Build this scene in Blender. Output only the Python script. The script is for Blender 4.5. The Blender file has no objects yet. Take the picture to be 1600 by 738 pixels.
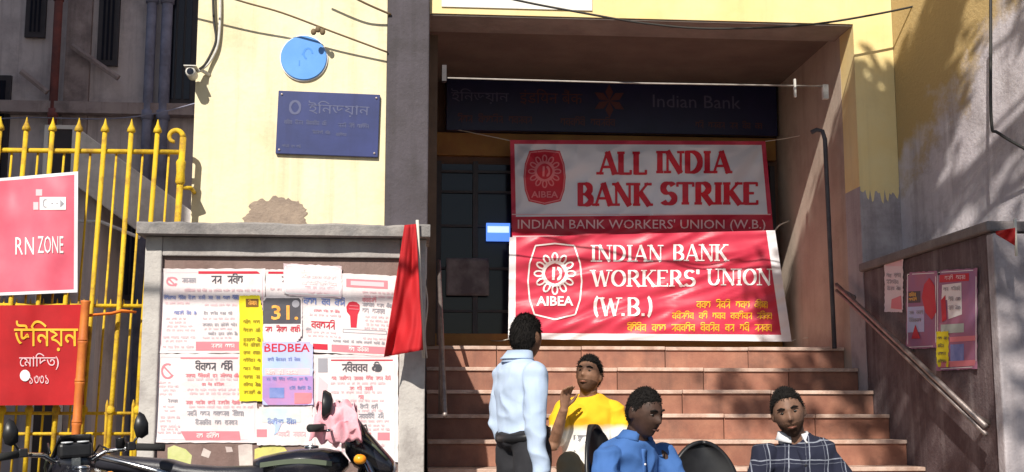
import bpy, bmesh, math, random
from mathutils import Vector, Matrix, noise
R = math.radians
sc = bpy.context.scene
col = sc.collection
rnd = random.Random(7)

# ------------------------------------------------------------------ camera
A, P, H, FPX = R(4.7), R(8.2), 1.10, 1950.0
cam_data = bpy.data.cameras.new('camera')
cam = bpy.data.objects.new('camera', cam_data)
col.objects.link(cam)
cam.location = (0, 0, H)
cam.rotation_euler = (math.pi / 2 + P, 0, -A)
cam_data.sensor_width = 36.0
cam_data.lens = FPX / 1600 * 36.0
cam_data.clip_end = 2000
sc.camera = cam

# ------------------------------------------------------------------ sky, sun, exposure
SUN_DIR = Vector((0.47, 1.22, -1.0)).normalized()          # the way the light travels
SUN_EL = math.asin(-SUN_DIR.z)
SUN_AZ = math.atan2(-SUN_DIR.x, -SUN_DIR.y)
world = bpy.data.worlds.new('World')
sc.world = world
world.use_nodes = True
wn = world.node_tree
sky = wn.nodes.new('ShaderNodeTexSky')
sky.sky_type = 'NISHITA'
sky.sun_disc = False
sky.sun_elevation = SUN_EL
sky.sun_rotation = SUN_AZ
sky.air_density = 1.0
sky.dust_density = 0.8
sky.ozone_density = 1.6
wn.links.new(sky.outputs[0], wn.nodes['Background'].inputs[0])
wn.nodes['Background'].inputs[1].default_value = 0.07
sun_data = bpy.data.lights.new('sun', 'SUN')
sun_data.energy = 5.0
sun_data.angle = R(0.5)
sun_data.color = (1.0, 0.94, 0.84)
sun = bpy.data.objects.new('sun', sun_data)
col.objects.link(sun)
sun.rotation_euler = SUN_DIR.to_track_quat('-Z', 'Y').to_euler()
sun.location = (-6, -12, 20)
sc.view_settings.view_transform = 'Standard'
sc.view_settings.look = 'None'
sc.view_settings.exposure = 0.28
sc.view_settings.gamma = 1.0
sc.view_settings.use_curve_mapping = False

# ------------------------------------------------------------------ measuring
_f = Vector((math.sin(A) * math.cos(P), math.cos(A) * math.cos(P), math.sin(P)))
_r = Vector((math.cos(A), -math.sin(A), 0))
_u = _r.cross(_f)
def ray(px, py): return _f + _r * ((px - 800) / FPX) - _u * ((py - 369) / FPX)
def at(px, py, Y):
    d = ray(px, py); return Vector((0, 0, H)) + d * (Y / d.y)
def atx(px, py, X):
    d = ray(px, py); return Vector((0, 0, H)) + d * (X / d.x)

# ------------------------------------------------------------------ materials
MATS = {}
def mat(name, c, c2=None, scale=6.0, rough=0.8, bump=0.0, bscale=40.0, streak=0.0, dirt=None, dirt_amt=0.0,
        dscale=1.6, metal=0.0, spec=0.4, contrast=(0.35, 0.65), emit=0.0, rand=0.0, trans=0.0):
    """A surface colour with cloudy variation, vertical streaks and stains of their own shape."""
    if name in MATS: return MATS[name]
    m = bpy.data.materials.new(name); m.use_nodes = True; MATS[name] = m
    nt = m.node_tree; N = nt.nodes; L = nt.links
    b = N['Principled BSDF']
    b.inputs['Roughness'].default_value = rough
    b.inputs['Metallic'].default_value = metal
    b.inputs['Specular IOR Level'].default_value = spec
    tc = N.new('ShaderNodeTexCoord')
    def col4(x): return (x[0], x[1], x[2], 1)
    def mix(fac, a, bcol):
        n = N.new('ShaderNodeMix'); n.data_type = 'RGBA'
        if isinstance(fac, (int, float)): n.inputs[0].default_value = fac
        else: L.new(fac, n.inputs[0])
        for i, v in ((6, a), (7, bcol)):
            if isinstance(v, tuple): n.inputs[i].default_value = col4(v)
            else: L.new(v, n.inputs[i])
        return n.outputs[2]
    def nz(s, detail=5, rgh=0.6, vec=None):
        n = N.new('ShaderNodeTexNoise'); n.inputs['Scale'].default_value = s
        n.inputs['Detail'].default_value = detail; n.inputs['Roughness'].default_value = rgh
        L.new(vec if vec else tc.outputs['Object'], n.inputs['Vector']); return n.outputs['Fac']
    def ramp(f, a, bb):
        n = N.new('ShaderNodeMapRange'); n.inputs[1].default_value = a; n.inputs[2].default_value = bb
        L.new(f, n.inputs[0]); return n.outputs[0]
    def mul(a, k):
        n = N.new('ShaderNodeMath'); n.operation = 'MULTIPLY'; L.new(a, n.inputs[0])
        if isinstance(k, (int, float)): n.inputs[1].default_value = k
        else: L.new(k, n.inputs[1])
        return n.outputs[0]
    out = c
    if c2: out = mix(ramp(nz(scale), *contrast), c, c2)
    if streak:
        mp = N.new('ShaderNodeMapping'); mp.inputs['Scale'].default_value = (5.5, 5.5, 0.35)
        L.new(tc.outputs['Object'], mp.inputs[0])
        out = mix(mul(ramp(nz(1.6, 6, 0.65, mp.outputs[0]), 0.5, 0.72), streak), out, dirt or (0.08, 0.07, 0.06))
    if dirt_amt:
        out = mix(mul(ramp(nz(dscale, 8, 0.7), 0.5, 0.66), dirt_amt), out, dirt)
    if rand:
        oi = N.new('ShaderNodeObjectInfo')
        hs = N.new('ShaderNodeHueSaturation')
        mr = N.new('ShaderNodeMapRange'); mr.inputs[3].default_value = 1 - rand; mr.inputs[4].default_value = 1 + rand
        L.new(oi.outputs['Random'], mr.inputs[0]); L.new(mr.outputs[0], hs.inputs['Value'])
        if isinstance(out, tuple): hs.inputs['Color'].default_value = col4(out)
        else: L.new(out, hs.inputs['Color'])
        out = hs.outputs[0]
    if isinstance(out, tuple): b.inputs['Base Color'].default_value = col4(out)
    else: L.new(out, b.inputs['Base Color'])
    if bump:
        bp = N.new('ShaderNodeBump'); bp.inputs['Strength'].default_value = bump; bp.inputs['Distance'].default_value = 0.02
        L.new(nz(bscale, 6, 0.65), bp.inputs['Height']); L.new(bp.outputs[0], b.inputs['Normal'])
    if emit:
        b.inputs['Emission Color'].default_value = col4(c); b.inputs['Emission Strength'].default_value = emit
    if trans: b.inputs['Transmission Weight'].default_value = trans
    return m

cream = mat('cream_paint', (0.76, 0.665, 0.43), (0.79, 0.71, 0.51), 2.2, 0.85, 0.25, 22, 0.45, (0.40, 0.31, 0.19), 0.35, 1.6)
yellowwall = mat('yellow_paint', (0.80, 0.60, 0.26), (0.80, 0.68, 0.38), 1.2, 0.85, 0.12, 30, 0.25, (0.45, 0.34, 0.2), 0.2, 2.0)
whitewall = mat('white_paint', (0.80, 0.78, 0.74), (0.72, 0.70, 0.66), 3, 0.85, 0.1, 30, 0.1, (0.4, 0.38, 0.35))
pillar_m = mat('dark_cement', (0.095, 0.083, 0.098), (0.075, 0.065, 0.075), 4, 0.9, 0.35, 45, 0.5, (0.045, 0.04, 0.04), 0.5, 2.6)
plaster = mat('grey_plaster', (0.42, 0.39, 0.37), (0.33, 0.30, 0.29), 5, 0.9, 0.35, 45, 0.35, (0.16, 0.14, 0.13), 0.35, 3.0)
plaster_light = mat('pale_plaster', (0.52, 0.49, 0.46), (0.42, 0.39, 0.37), 6, 0.9, 0.35, 45, 0.25, (0.2, 0.17, 0.16), 0.45, 3.0)
panel_m = mat('brown_panel', (0.20, 0.13, 0.115), (0.26, 0.18, 0.16), 6, 0.9, 0.3, 40, 0.4, (0.10, 0.07, 0.06), 0.3, 3)
coping_m = mat('coping_cement', (0.36, 0.33, 0.31), (0.2, 0.19, 0.19), 5, 0.92, 0.5, 35, 0.3, (0.12, 0.11, 0.11), 0.5, 3)
reveal_m = mat('reveal_plaster', (0.50, 0.41, 0.34), (0.42, 0.33, 0.27), 3, 0.9, 0.2, 40, 0.3, (0.2, 0.14, 0.11), 0.3, 2.5)
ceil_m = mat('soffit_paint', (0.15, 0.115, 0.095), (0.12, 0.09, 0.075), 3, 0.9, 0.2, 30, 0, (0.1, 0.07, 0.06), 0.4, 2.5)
back_m = mat('bank_front_brown', (0.16, 0.085, 0.055), (0.12, 0.06, 0.04), 4, 0.7, 0.1, 30)
flank_m = mat('flank_plaster', (0.47, 0.425, 0.44), (0.37, 0.33, 0.345), 2.4, 0.92, 0.4, 40, 0.5, (0.14, 0.11, 0.115), 0.5, 2.2)
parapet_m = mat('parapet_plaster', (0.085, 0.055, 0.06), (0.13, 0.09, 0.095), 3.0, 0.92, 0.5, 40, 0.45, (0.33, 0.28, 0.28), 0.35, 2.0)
granite = mat('red_granite', (0.34, 0.155, 0.10), (0.25, 0.105, 0.07), 7, 0.55, 0.12, 90, 0.5, (0.13, 0.07, 0.055), 0.65, 2.4, rand=0.22)
nosing_m = mat('pale_granite', (0.62, 0.46, 0.38), (0.46, 0.30, 0.23), 12, 0.6, 0.2, 60, 0, (0.22, 0.13, 0.10), 0.6, 5, rand=0.15)
gate_y = mat('yellow_gate_paint', (0.70, 0.47, 0.02), (0.62, 0.40, 0.03), 9, 0.65, 0.3, 60, 0.4, (0.20, 0.09, 0.03), 0.6, 9, spec=0.25)
alley_m = mat('alley_plaster', (0.58, 0.50, 0.49), (0.66, 0.58, 0.56), 1.3, 0.95, 0.3, 30, 0.6, (0.18, 0.14, 0.145), 0.5, 1.2)
alley_trim = mat('alley_trim', (0.42, 0.34, 0.32), (0.32, 0.25, 0.24), 4, 0.95, 0.3, 30, 0.4, (0.06, 0.05, 0.05), 0.4, 2)
pale_trim = mat('pale_stair_paint', (0.72, 0.68, 0.64), (0.56, 0.52, 0.49), 5, 0.9, 0.2, 30, 0.3, (0.15, 0.12, 0.11), 0.3, 3)
asphalt = mat('asphalt', (0.05, 0.05, 0.052), (0.07, 0.068, 0.066), 20, 0.95, 0.4, 120)
paving = mat('paving', (0.24, 0.21, 0.19), (0.17, 0.15, 0.14), 8, 0.9, 0.3, 60, 0, (0.08, 0.07, 0.06), 0.4, 2)
pipe_dark = mat('dark_pipe', (0.05, 0.05, 0.062), (0.09, 0.09, 0.105), 8, 0.6)
pipe_grey = mat('blue_grey_pipe', (0.26, 0.27, 0.37), (0.17, 0.17, 0.23), 8, 0.6)
pipe_red = mat('rust_pipe', (0.26, 0.08, 0.07), (0.16, 0.06, 0.06), 8, 0.7)
metal_dull = mat('dull_steel', (0.34, 0.28, 0.26), (0.22, 0.18, 0.17), 12, 0.45, 0.1, 80, metal=0.5)
black_cable = mat('black_cable', (0.03, 0.028, 0.026), None, rough=0.6)
brown_cable = mat('brown_cable', (0.16, 0.11, 0.06), None, rough=0.7)
white_cable = mat('white_cable', (0.7, 0.68, 0.64), (0.5, 0.48, 0.45), 20, 0.6)
glass_dark = mat('dark_glass', (0.010, 0.012, 0.022), None, rough=0.12, spec=0.25)
frame_dark = mat('dark_frame', (0.035, 0.03, 0.035), (0.05, 0.04, 0.045), 10, 0.5)
ochre_m = mat('ochre_band', (0.34, 0.17, 0.035), (0.27, 0.12, 0.03), 6, 0.6)
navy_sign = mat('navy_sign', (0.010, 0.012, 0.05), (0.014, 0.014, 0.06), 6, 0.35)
navy_plate = mat('navy_plaque', (0.030, 0.040, 0.13), (0.038, 0.05, 0.17), 5, 0.35, 0, 40, 0.3, (0.02, 0.02, 0.06))
blue_disc_m = mat('sky_blue_enamel', (0.09, 0.28, 0.72), (0.12, 0.33, 0.75), 4, 0.35)
red_cloth = mat('red_cloth', (0.46, 0.010, 0.015), (0.36, 0.008, 0.012), 4, 0.8, 0.15, 300)
red_flex = mat('red_flex', (0.56, 0.045, 0.085), (0.50, 0.03, 0.065), 3, 0.4, 0.03, 30)
maroon_flex = mat('deep_red_flex', (0.50, 0.012, 0.04), (0.44, 0.01, 0.035), 3, 0.4)
white_flex = mat('white_flex', (0.80, 0.79, 0.82), (0.74, 0.73, 0.77), 3, 0.4, 0.03, 30)
grey_flex = mat('pale_grey_flex', (0.72, 0.76, 0.86), (0.68, 0.72, 0.83), 2, 0.4, 0.03, 30)
pink_flex = mat('rose_flex', (0.58, 0.05, 0.10), (0.52, 0.035, 0.085), 2.5, 0.45)
ink_white = mat('white_ink', (0.82, 0.80, 0.80), None, rough=0.5)
ink_yellow = mat('yellow_ink', (0.85, 0.45, 0.03), None, rough=0.5)
ink_red = mat('red_ink', (0.55, 0.015, 0.04), None, rough=0.5)
ink_rose = mat('rose_ink', (0.72, 0.22, 0.26), None, rough=0.6)
ink_pink = mat('pink_ink', (0.80, 0.52, 0.56), None, rough=0.6)
ink_black = mat('black_ink', (0.075, 0.07, 0.085), None, rough=0.6)
ink_grey = mat('grey_ink', (0.32, 0.31, 0.35), None, rough=0.6)
ink_blue = mat('blue_ink', (0.13, 0.2, 0.5), (0.25, 0.3, 0.6), 12, 0.6)
ink_sky = mat('pale_blue_ink', (0.42, 0.54, 0.78), (0.55, 0.45, 0.72), 5, 0.6)
ink_violet = mat('violet_ink', (0.40, 0.25, 0.55), (0.62, 0.25, 0.42), 4, 0.6)
ink_orange = mat('orange_ink', (0.85, 0.30, 0.04), (0.9, 0.55, 0.12), 14, 0.6)
ink_silver = mat('faded_silver_ink', (0.085, 0.095, 0.19), None, rough=0.5)
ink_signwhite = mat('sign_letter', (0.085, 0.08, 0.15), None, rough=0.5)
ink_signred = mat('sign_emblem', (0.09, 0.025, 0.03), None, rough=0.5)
paper = mat('poster_paper', (0.80, 0.74, 0.74), (0.74, 0.63, 0.64), 3.5, 0.8, 0.25, 22, 0.3, (0.55, 0.45, 0.45), 0.25, 5)
paper_pink = mat('pink_paper', (0.80, 0.60, 0.64), (0.80, 0.70, 0.72), 4, 0.8, 0.1, 25)
paper_yellow = mat('yellow_paper', (0.85, 0.72, 0.02), (0.80, 0.66, 0.03), 5, 0.8, 0.1, 25)
paper_dark = mat('purple_paper', (0.33, 0.16, 0.30), (0.42, 0.16, 0.24), 5, 0.7, 0.1, 25)
mural_y = mat('faded_yellow_mural', (0.72, 0.62, 0.16), (0.55, 0.56, 0.2), 7, 0.9, 0.2, 40, 0, (0.3, 0.25, 0.15), 0.4, 6)
mural_g = mat('faded_green_mural', (0.48, 0.52, 0.17), (0.6, 0.6, 0.3), 8, 0.9, 0.2, 40)
mural_w = mat('faded_white_mural', (0.66, 0.6, 0.55), (0.5, 0.4, 0.38), 9, 0.9, 0.2, 40)
orange_pole = mat('orange_bamboo', (0.62, 0.19, 0.035), (0.5, 0.13, 0.03), 10, 0.6, 0.1, 50)
orange_cloth = mat('orange_cloth', (0.78, 0.2, 0.02), (0.7, 0.15, 0.02), 8, 0.8)
black_plastic = mat('black_plastic', (0.012, 0.012, 0.014), (0.018, 0.018, 0.02), 20, 0.38)
black_paint = mat('black_gloss_paint', (0.010, 0.010, 0.016), (0.016, 0.016, 0.024), 5, 0.2, 0.04, 60, 0, (0.07, 0.06, 0.05), 0.35, 5, spec=0.6)
rubber = mat('rubber', (0.02, 0.02, 0.02), None, rough=0.9)
chrome = mat('chrome', (0.62, 0.62, 0.64), (0.4, 0.4, 0.42), 15, 0.22, metal=1.0)
engine_m = mat('engine_alloy', (0.2, 0.2, 0.21), (0.1, 0.1, 0.1), 20, 0.5, metal=0.7)
green_stripe = mat('green_stripe', (0.09, 0.11, 0.075), None, rough=0.35)
vinyl = mat('black_vinyl', (0.018, 0.018, 0.026), (0.03, 0.03, 0.04), 9, 0.42, 0.1, 120)
amber = mat('amber_lens', (0.85, 0.25, 0.01), (0.9, 0.4, 0.03), 20, 0.2)
lens_m = mat('lamp_glass', (0.55, 0.57, 0.6), None, rough=0.1, spec=0.6)
pink_cloth_m = mat('pink_cloth', (0.72, 0.3, 0.36), (0.8, 0.45, 0.5), 14, 0.75, 0.2, 80)
blue_lit = mat('lit_blue_sign', (0.10, 0.25, 0.85), None, emit=1.1)
white_lit = mat('lit_white_sign', (0.6, 0.75, 1.0), None, emit=1.0)
leaf_m = mat('leaf', (0.05, 0.11, 0.025), (0.09, 0.14, 0.03), 3, 0.6)
bark_m = mat('bark', (0.12, 0.085, 0.06), (0.07, 0.05, 0.04), 6, 0.95, 0.6, 20)
concrete_far = mat('shade_house_plaster', (0.30, 0.27, 0.25), (0.24, 0.21, 0.2), 1, 0.9, 0.2, 20, 0.3, (0.12, 0.1, 0.1))

# ------------------------------------------------------------------ building blocks
class MB:
    def __init__(s): s.v = []; s.f = []; s.m = []
    def add(s, vs, fs, mi=0):
        o = len(s.v); s.v += [tuple(x) for x in vs]; s.f += [tuple(i + o for i in f) for f in fs]; s.m += [mi] * len(fs); return s
    def box(s, x0, x1, y0, y1, z0, z1, mi=0, M=None):
        vs = [Vector((x, y, z)) for x in (x0, x1) for y in (y0, y1) for z in (z0, z1)]
        if M: vs = [M @ v for v in vs]
        return s.add(vs, [(0, 1, 3, 2), (4, 6, 7, 5), (0, 4, 5, 1), (2, 3, 7, 6), (0, 2, 6, 4), (1, 5, 7, 3)], mi)
    def rings(s, rs, closed=True, caps=True, mi=0):
        n = len(rs[0]); vs = [p for r in rs for p in r]; fs = []
        for i in range(len(rs) - 1):
            for j in range(n if closed else n - 1):
                k = (j + 1) % n
                fs.append((i * n + j, i * n + k, (i + 1) * n + k, (i + 1) * n + j))
        if caps and closed:
            fs.append(tuple(range(n - 1, -1, -1))); fs.append(tuple(range((len(rs) - 1) * n, len(rs) * n)))
        return s.add(vs, fs, mi)
    def tube(s, pts, rad, n=10, mi=0, flat=1.0):
        pts = [Vector(p) for p in pts]
        if not isinstance(rad, (list, tuple)): rad = [rad] * len(pts)
        rs = []; prev = None
        for i, p in enumerate(pts):
            t = (pts[min(i + 1, len(pts) - 1)] - pts[max(i - 1, 0)]).normalized()
            if prev is None:
                a = t.cross(Vector((0, 0, 1)))
                if a.length < 0.05: a = t.cross(Vector((0, 1, 0)))
                a.normalize()
            else:
                a = (prev - t * prev.dot(t)).normalized()
            prev = a; b = t.cross(a)
            rs.append([p + a * rad[i] * math.cos(q) + b * rad[i] * flat * math.sin(q) for q in [2 * math.pi * k / n for k in range(n)]])
        return s.rings(rs, mi=mi)
    def lathe(s, prof, c, axis='z', n=20, mi=0):
        rs = []
        for (r, h) in prof:
            ring = []
            for k in range(n):
                q = 2 * math.pi * k / n; a, b = r * math.cos(q), r * math.sin(q)
                ring.append({'z': (c[0] + a, c[1] + b, c[2] + h), 'y': (c[0] + a, c[1] + h, c[2] + b), 'x': (c[0] + h, c[1] + a, c[2] + b)}[axis])
            rs.append(ring)
        return s.rings(rs, mi=mi)
    def ell(s, c, r, n=16, mi=0, M=None):
        rs = []; c = Vector(c)
        for i in range(1, n):
            t = math.pi * i / n
            ring = []
            for k in range(n * 2):
                q = math.pi * k / n
                p = Vector((r[0] * math.sin(t) * math.cos(q), r[1] * math.sin(t) * math.sin(q), -r[2] * math.cos(t)))
                if M: p = M @ p
                ring.append(c + p)
            rs.append(ring)
        return s.rings(rs, mi=mi)
    def grid(s, fn, nu, nv, mi=0):
        vs = [fn(i / nu, j / nv) for j in range(nv + 1) for i in range(nu + 1)]
        fs = []; ms = []
        for j in range(nv):
            for i in range(nu):
                a = j * (nu + 1) + i
                fs.append((a, a + 1, a + nu + 2, a + nu + 1)); ms.append(mi(i, j) if callable(mi) else mi)
        s.add(vs, fs); s.m[-len(ms):] = ms
        return s
    def mesh(s, name, mats):
        me = bpy.data.meshes.new(name)
        me.from_pydata(s.v, [], s.f)
        for m in (mats if isinstance(mats, (list, tuple)) else [mats]): me.materials.append(m)
        for p, mi in zip(me.polygons, s.m): p.material_index = mi
        bm = bmesh.new(); bm.from_mesh(me); bmesh.ops.recalc_face_normals(bm, faces=bm.faces); bm.to_mesh(me); bm.free()
        return me
    def build(s, name, mats, parent=None, smooth=False, bevel=0.0, solid=0.0):
        o = bpy.data.objects.new(name, s.mesh(name, mats)); col.objects.link(o)
        if parent: o.parent = parent
        if smooth:
            for p in o.data.polygons: p.use_smooth = True
        if solid:
            md = o.modifiers.new('thick', 'SOLIDIFY'); md.thickness = solid; md.offset = 0
        if bevel:
            md = o.modifiers.new('bevel', 'BEVEL'); md.width = bevel; md.segments = 2; md.limit_method = 'ANGLE'
        return o

def tag(o, label, cat, group=None):
    o['label'] = label; o['category'] = cat
    if group: o['group'] = group
    return o
def empty(name, loc, label, cat, group=None, rz=0):
    o = bpy.data.objects.new(name, None); col.objects.link(o); o.location = loc; o.rotation_euler = (0, 0, rz)
    o.empty_display_size = 0.2
    return tag(o, label, cat, group)
def stuff(o): o['kind'] = 'stuff'; return o
def struct(o): o['kind'] = 'structure'; return o
def copy_tree(o, parent=None):
    c = o.copy(); col.objects.link(c); c.parent = parent
    for ch in list(o.children): copy_tree(ch, c)
    return c
def box(name, m, parent, x0, x1, y0, y1, z0, z1, bevel=0.0):
    """a box given in world coordinates, under a parent that stands without rotation"""
    l = parent.location if parent else Vector((0, 0, 0))
    return MB().box(x0 - l.x, x1 - l.x, y0 - l.y, y1 - l.y, z0 - l.z, z1 - l.z).build(name, m, parent, bevel=bevel)

# flat print: shapes laid out in (u, v) on a sheet, then mapped on to it
STROKE = {
 'I': (.42, [(.21,0,.21,1,1)], [(.21,0),(.21,1)]),
 'N': (.92, [(.15,0,.15,1,0),(.13,1,.77,0,1),(.77,0,.77,1,0)], [(.15,0),(.13,1),(.77,1)]),
 'D': (.88, [(.17,0,.17,1,1),(.1,.96,.36,.96,0),(.1,.04,.36,.04,0),('a',.34,.5,.42,.46,-90,90)], []),
 'A': (.90, [(.1,0,.44,1,0),(.44,1,.8,0,1),(.22,.33,.66,.33,0)], [(.1,0),(.8,0)]),
 'B': (.78, [(.17,0,.17,1,1),(.1,.96,.38,.96,0),(.1,.04,.38,.04,0),(.17,.51,.38,.51,0),('a',.36,.735,.26,.225,-90,90),('a',.36,.27,.31,.23,-90,90)], []),
 'K': (.86, [(.17,0,.17,1,1),(.2,.42,.7,1,0),(.34,.58,.76,0,1)], [(.17,0),(.17,1),(.7,1),(.76,0)]),
 'W': (1.12, [(.08,1,.34,0,1),(.34,0,.56,.95,0),(.56,.95,.8,0,1),(.8,0,1.04,1,0)], [(.08,1),(1.04,1)]),
 'O': (.90, [('a',.45,.5,.35,.46,0,360)], []),
 'R': (.84, [(.17,0,.17,1,1),(.1,.96,.38,.96,0),(.17,.49,.38,.49,0),('a',.36,.725,.27,.235,-90,90),(.4,.49,.76,0,1)], [(.17,0),(.76,0)]),
 'E': (.74, [(.17,0,.17,1,1),(.1,.96,.64,.96,0),(.17,.51,.52,.51,0),(.1,.04,.66,.04,0),(.64,.82,.64,1,0),(.66,0,.66,.2,0)], []),
 'S': (.70, [('a',.36,.735,.24,.225,30,270),('a',.35,.275,.27,.235,-150,90)], []),
 'U': (.90, [(.17,.36,.17,1,1),('a',.45,.36,.28,.32,180,360),(.73,.36,.73,1,0)], [(.17,1),(.73,1)]),
 'T': (.80, [(.4,0,.4,1,1),(.05,.96,.75,.96,0),(.05,.8,.05,1,0),(.75,.8,.75,1,0)], [(.4,0)]),
 'L': (.70, [(.17,0,.17,1,1),(.1,.04,.62,.04,0),(.62,0,.62,.2,0)], [(.17,1)]),
 '(': (.46, [('a',.55,.5,.35,.66,125,235)], []),
 ')': (.46, [('a',-.1,.5,.35,.66,-55,55)], []),
 '.': (.30, [(.13,0,.13,.15,1)], []),
 "'": (.26, [(.13,.75,.13,1.02,1)], []),
 ' ': (.45, [], []),
}
class Flat:
    def __init__(s): s.p = []; s.k = 0
    def poly(s, pts): s.p.append((list(pts), s.k)); s.k = (s.k + 1) % 9; return s
    def rect(s, x0, y0, x1, y1): return s.poly([(x0, y0), (x1, y0), (x1, y1), (x0, y1)])
    def line(s, x0, y0, x1, y1, w):
        dx, dy = x1 - x0, y1 - y0; l = math.hypot(dx, dy) or 1e-6; nx, ny = -dy / l * w / 2, dx / l * w / 2
        return s.poly([(x0 + nx, y0 + ny), (x0 - nx, y0 - ny), (x1 - nx, y1 - ny), (x1 + nx, y1 + ny)])
    def arc(s, cx, cy, rx, ry, a0, a1, w0, w1=None, n=None):
        """w0: width where the stroke runs upright, w1: where it lies"""
        w1 = w1 or w0; n = n or max(4, int(abs(a1 - a0) / 20)); q = []
        for i in range(n + 1):
            t = R(a0 + (a1 - a0) * i / n); c, d = math.cos(t), math.sin(t)
            w = w0 * abs(c) + w1 * abs(d)
            q.append(((cx + (rx - w / 2) * c, cy + (ry - w / 2) * d), (cx + (rx + w / 2) * c, cy + (ry + w / 2) * d)))
        k = s.k
        for a, b in zip(q, q[1:]): s.k = k; s.poly([a[0], a[1], b[1], b[0]])
        return s
    def disc(s, cx, cy, rx, ry=None, n=20):
        ry = ry or rx
        return s.poly([(cx + rx * math.cos(2 * math.pi * i / n), cy + ry * math.sin(2 * math.pi * i / n)) for i in range(n)])
    def serif(s, txt, x0, x1, y, h, thick=.17, thin=.07, bar=.12):
        w = sum(STROKE[c][0] for c in txt); kx = (x1 - x0) / w; cx = x0
        def X(a): return cx + a * kx
        for c in txt:
            ww, st, sf = STROKE[c]
            for q in st:
                if q[0] == 'a':
                    s.arc(X(q[1]), y + q[2] * h, q[3] * kx, q[4] * h, q[5], q[6], thick * kx, thin * h, n=max(6, int(abs(q[6] - q[5]) / 18)))
                else:
                    lying = abs(q[1] - q[3]) < .01
                    s.line(X(q[0]), y + q[1] * h, X(q[2]), y + q[3] * h, (thick * kx if q[4] else thin * (h if lying else kx)))
            for (a, b) in sf:
                yy = y + b * h + (thin * h / 2 if b < .5 else -thin * h / 2)
                s.line(X(a) - (bar + .05) * kx, yy, X(a) + (bar + .05) * kx, yy, thin * h)
            cx += ww * kx
        return s
    def font(s, txt, x0, x1, y, h, bold=0.0):
        cu = bpy.data.curves.new('t', 'FONT'); cu.body = txt; cu.size = 1; cu.offset = bold; cu.resolution_u = 2
        o = bpy.data.objects.new('t', cu); col.objects.link(o)
        dg = bpy.context.evaluated_depsgraph_get(); dg.update()
        me = bpy.data.meshes.new_from_object(o.evaluated_get(dg))
        if me.vertices:
            xs = [v.co.x for v in me.vertices]; ys = [v.co.y for v in me.vertices]
            a, b, c, d = min(xs), max(xs), min(ys), max(ys)
            k = s.k
            for p in me.polygons:
                s.k = k
                s.poly([(x0 + (me.vertices[i].co.x - a) / (b - a) * (x1 - x0), y + (me.vertices[i].co.y - c) / (d - c) * h) for i in p.vertices])
        bpy.data.objects.remove(o); bpy.data.curves.remove(cu); bpy.data.meshes.remove(me)
        return s
    def script(s, x0, x1, y, h, r, ww=4.2, gap=.7):
        """a line of small running hand under a head-line, too small to read"""
        x = x0
        while x < x1 - h * .5:
            n = r.randint(2, 5); wd = min(n * h * .62, x1 - x); s.line(x, y + h * .86, x + wd, y + h * .86, h * .13)
            for i in range(n):
                gx = x + (i + .5) * wd / n
                t = r.random()
                if t < .75: s.line(gx + .2 * h, y, gx + .2 * h, y + .86 * h, .13 * h)
                if t < .45: s.arc(gx - .02 * h, y + .4 * h, .2 * h, .2 * h, 60, 300, .12 * h, n=5)
                elif t < .7: s.line(gx - .2 * h, y + .2 * h, gx + .2 * h, y + .6 * h, .12 * h)
                else: s.arc(gx, y + .45 * h, .22 * h, .36 * h, -60, 200, .12 * h, n=6)
                if r.random() < .25: s.arc(gx, y + .95 * h, .28 * h, .22 * h, 20, 170, .1 * h, n=4)
            x += wd + h * gap
        return s
    def build(s, name, m, mapper, parent=None, lift=0.002, maxlen=None, local=None):
        bm = bmesh.new()
        for pts, k in s.p:
            vs = [bm.verts.new((p[0], p[1], k * 0.00018)) for p in pts]
            try: bm.faces.new(vs)
            except ValueError: pass
        if maxlen:
            for _ in range(5):
                bmesh.ops.triangulate(bm, faces=bm.faces)
                es = [e for e in bm.edges if e.calc_length() > maxlen]
                if not es: break
                bmesh.ops.subdivide_edges(bm, edges=es, cuts=1)
            bmesh.ops.triangulate(bm, faces=bm.faces)
        l = Vector(local) if local else (parent.location if parent and parent.parent is None else Vector((0, 0, 0)))
        for v in bm.verts: v.co = Vector(mapper(v.co.x, v.co.y, v.co.z + lift)) - l
        me = bpy.data.meshes.new(name); bm.to_mesh(me); bm.free(); me.materials.append(m)
        o = bpy.data.objects.new(name, me); col.objects.link(o)
        if parent: o.parent = parent
        return o
def wall_y(Y): return lambda u, v, o: (u, Y - o, v)
def wall_x(X): return lambda u, v, o: (X - o, -u, v)

# ================================================================== SETTING
FY = 8.75                     # front of the bank
XL, XR = 0.12, 3.27           # the two sides of the entrance
BY = 10.75                    # bank front inside the porch
ZO = 3.98                     # top of the opening
LZ = 1.61                     # landing height
g = MB().box(-300, 300, -300, 300, -0.5, -0.02).build('ground', asphalt); struct(g)
g = MB().box(-40, 40, 4.2, 40, -0.3, 0.0).build('pavement', paving, bevel=0.01); struct(g)
for i in range(14):
    MB().box(-8.0 + i * 1.2, -6.81 + i * 1.2, 4.06, 4.196, -0.3, 0.012).build('kerb_stone', plaster_light, g, bevel=0.012)

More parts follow.
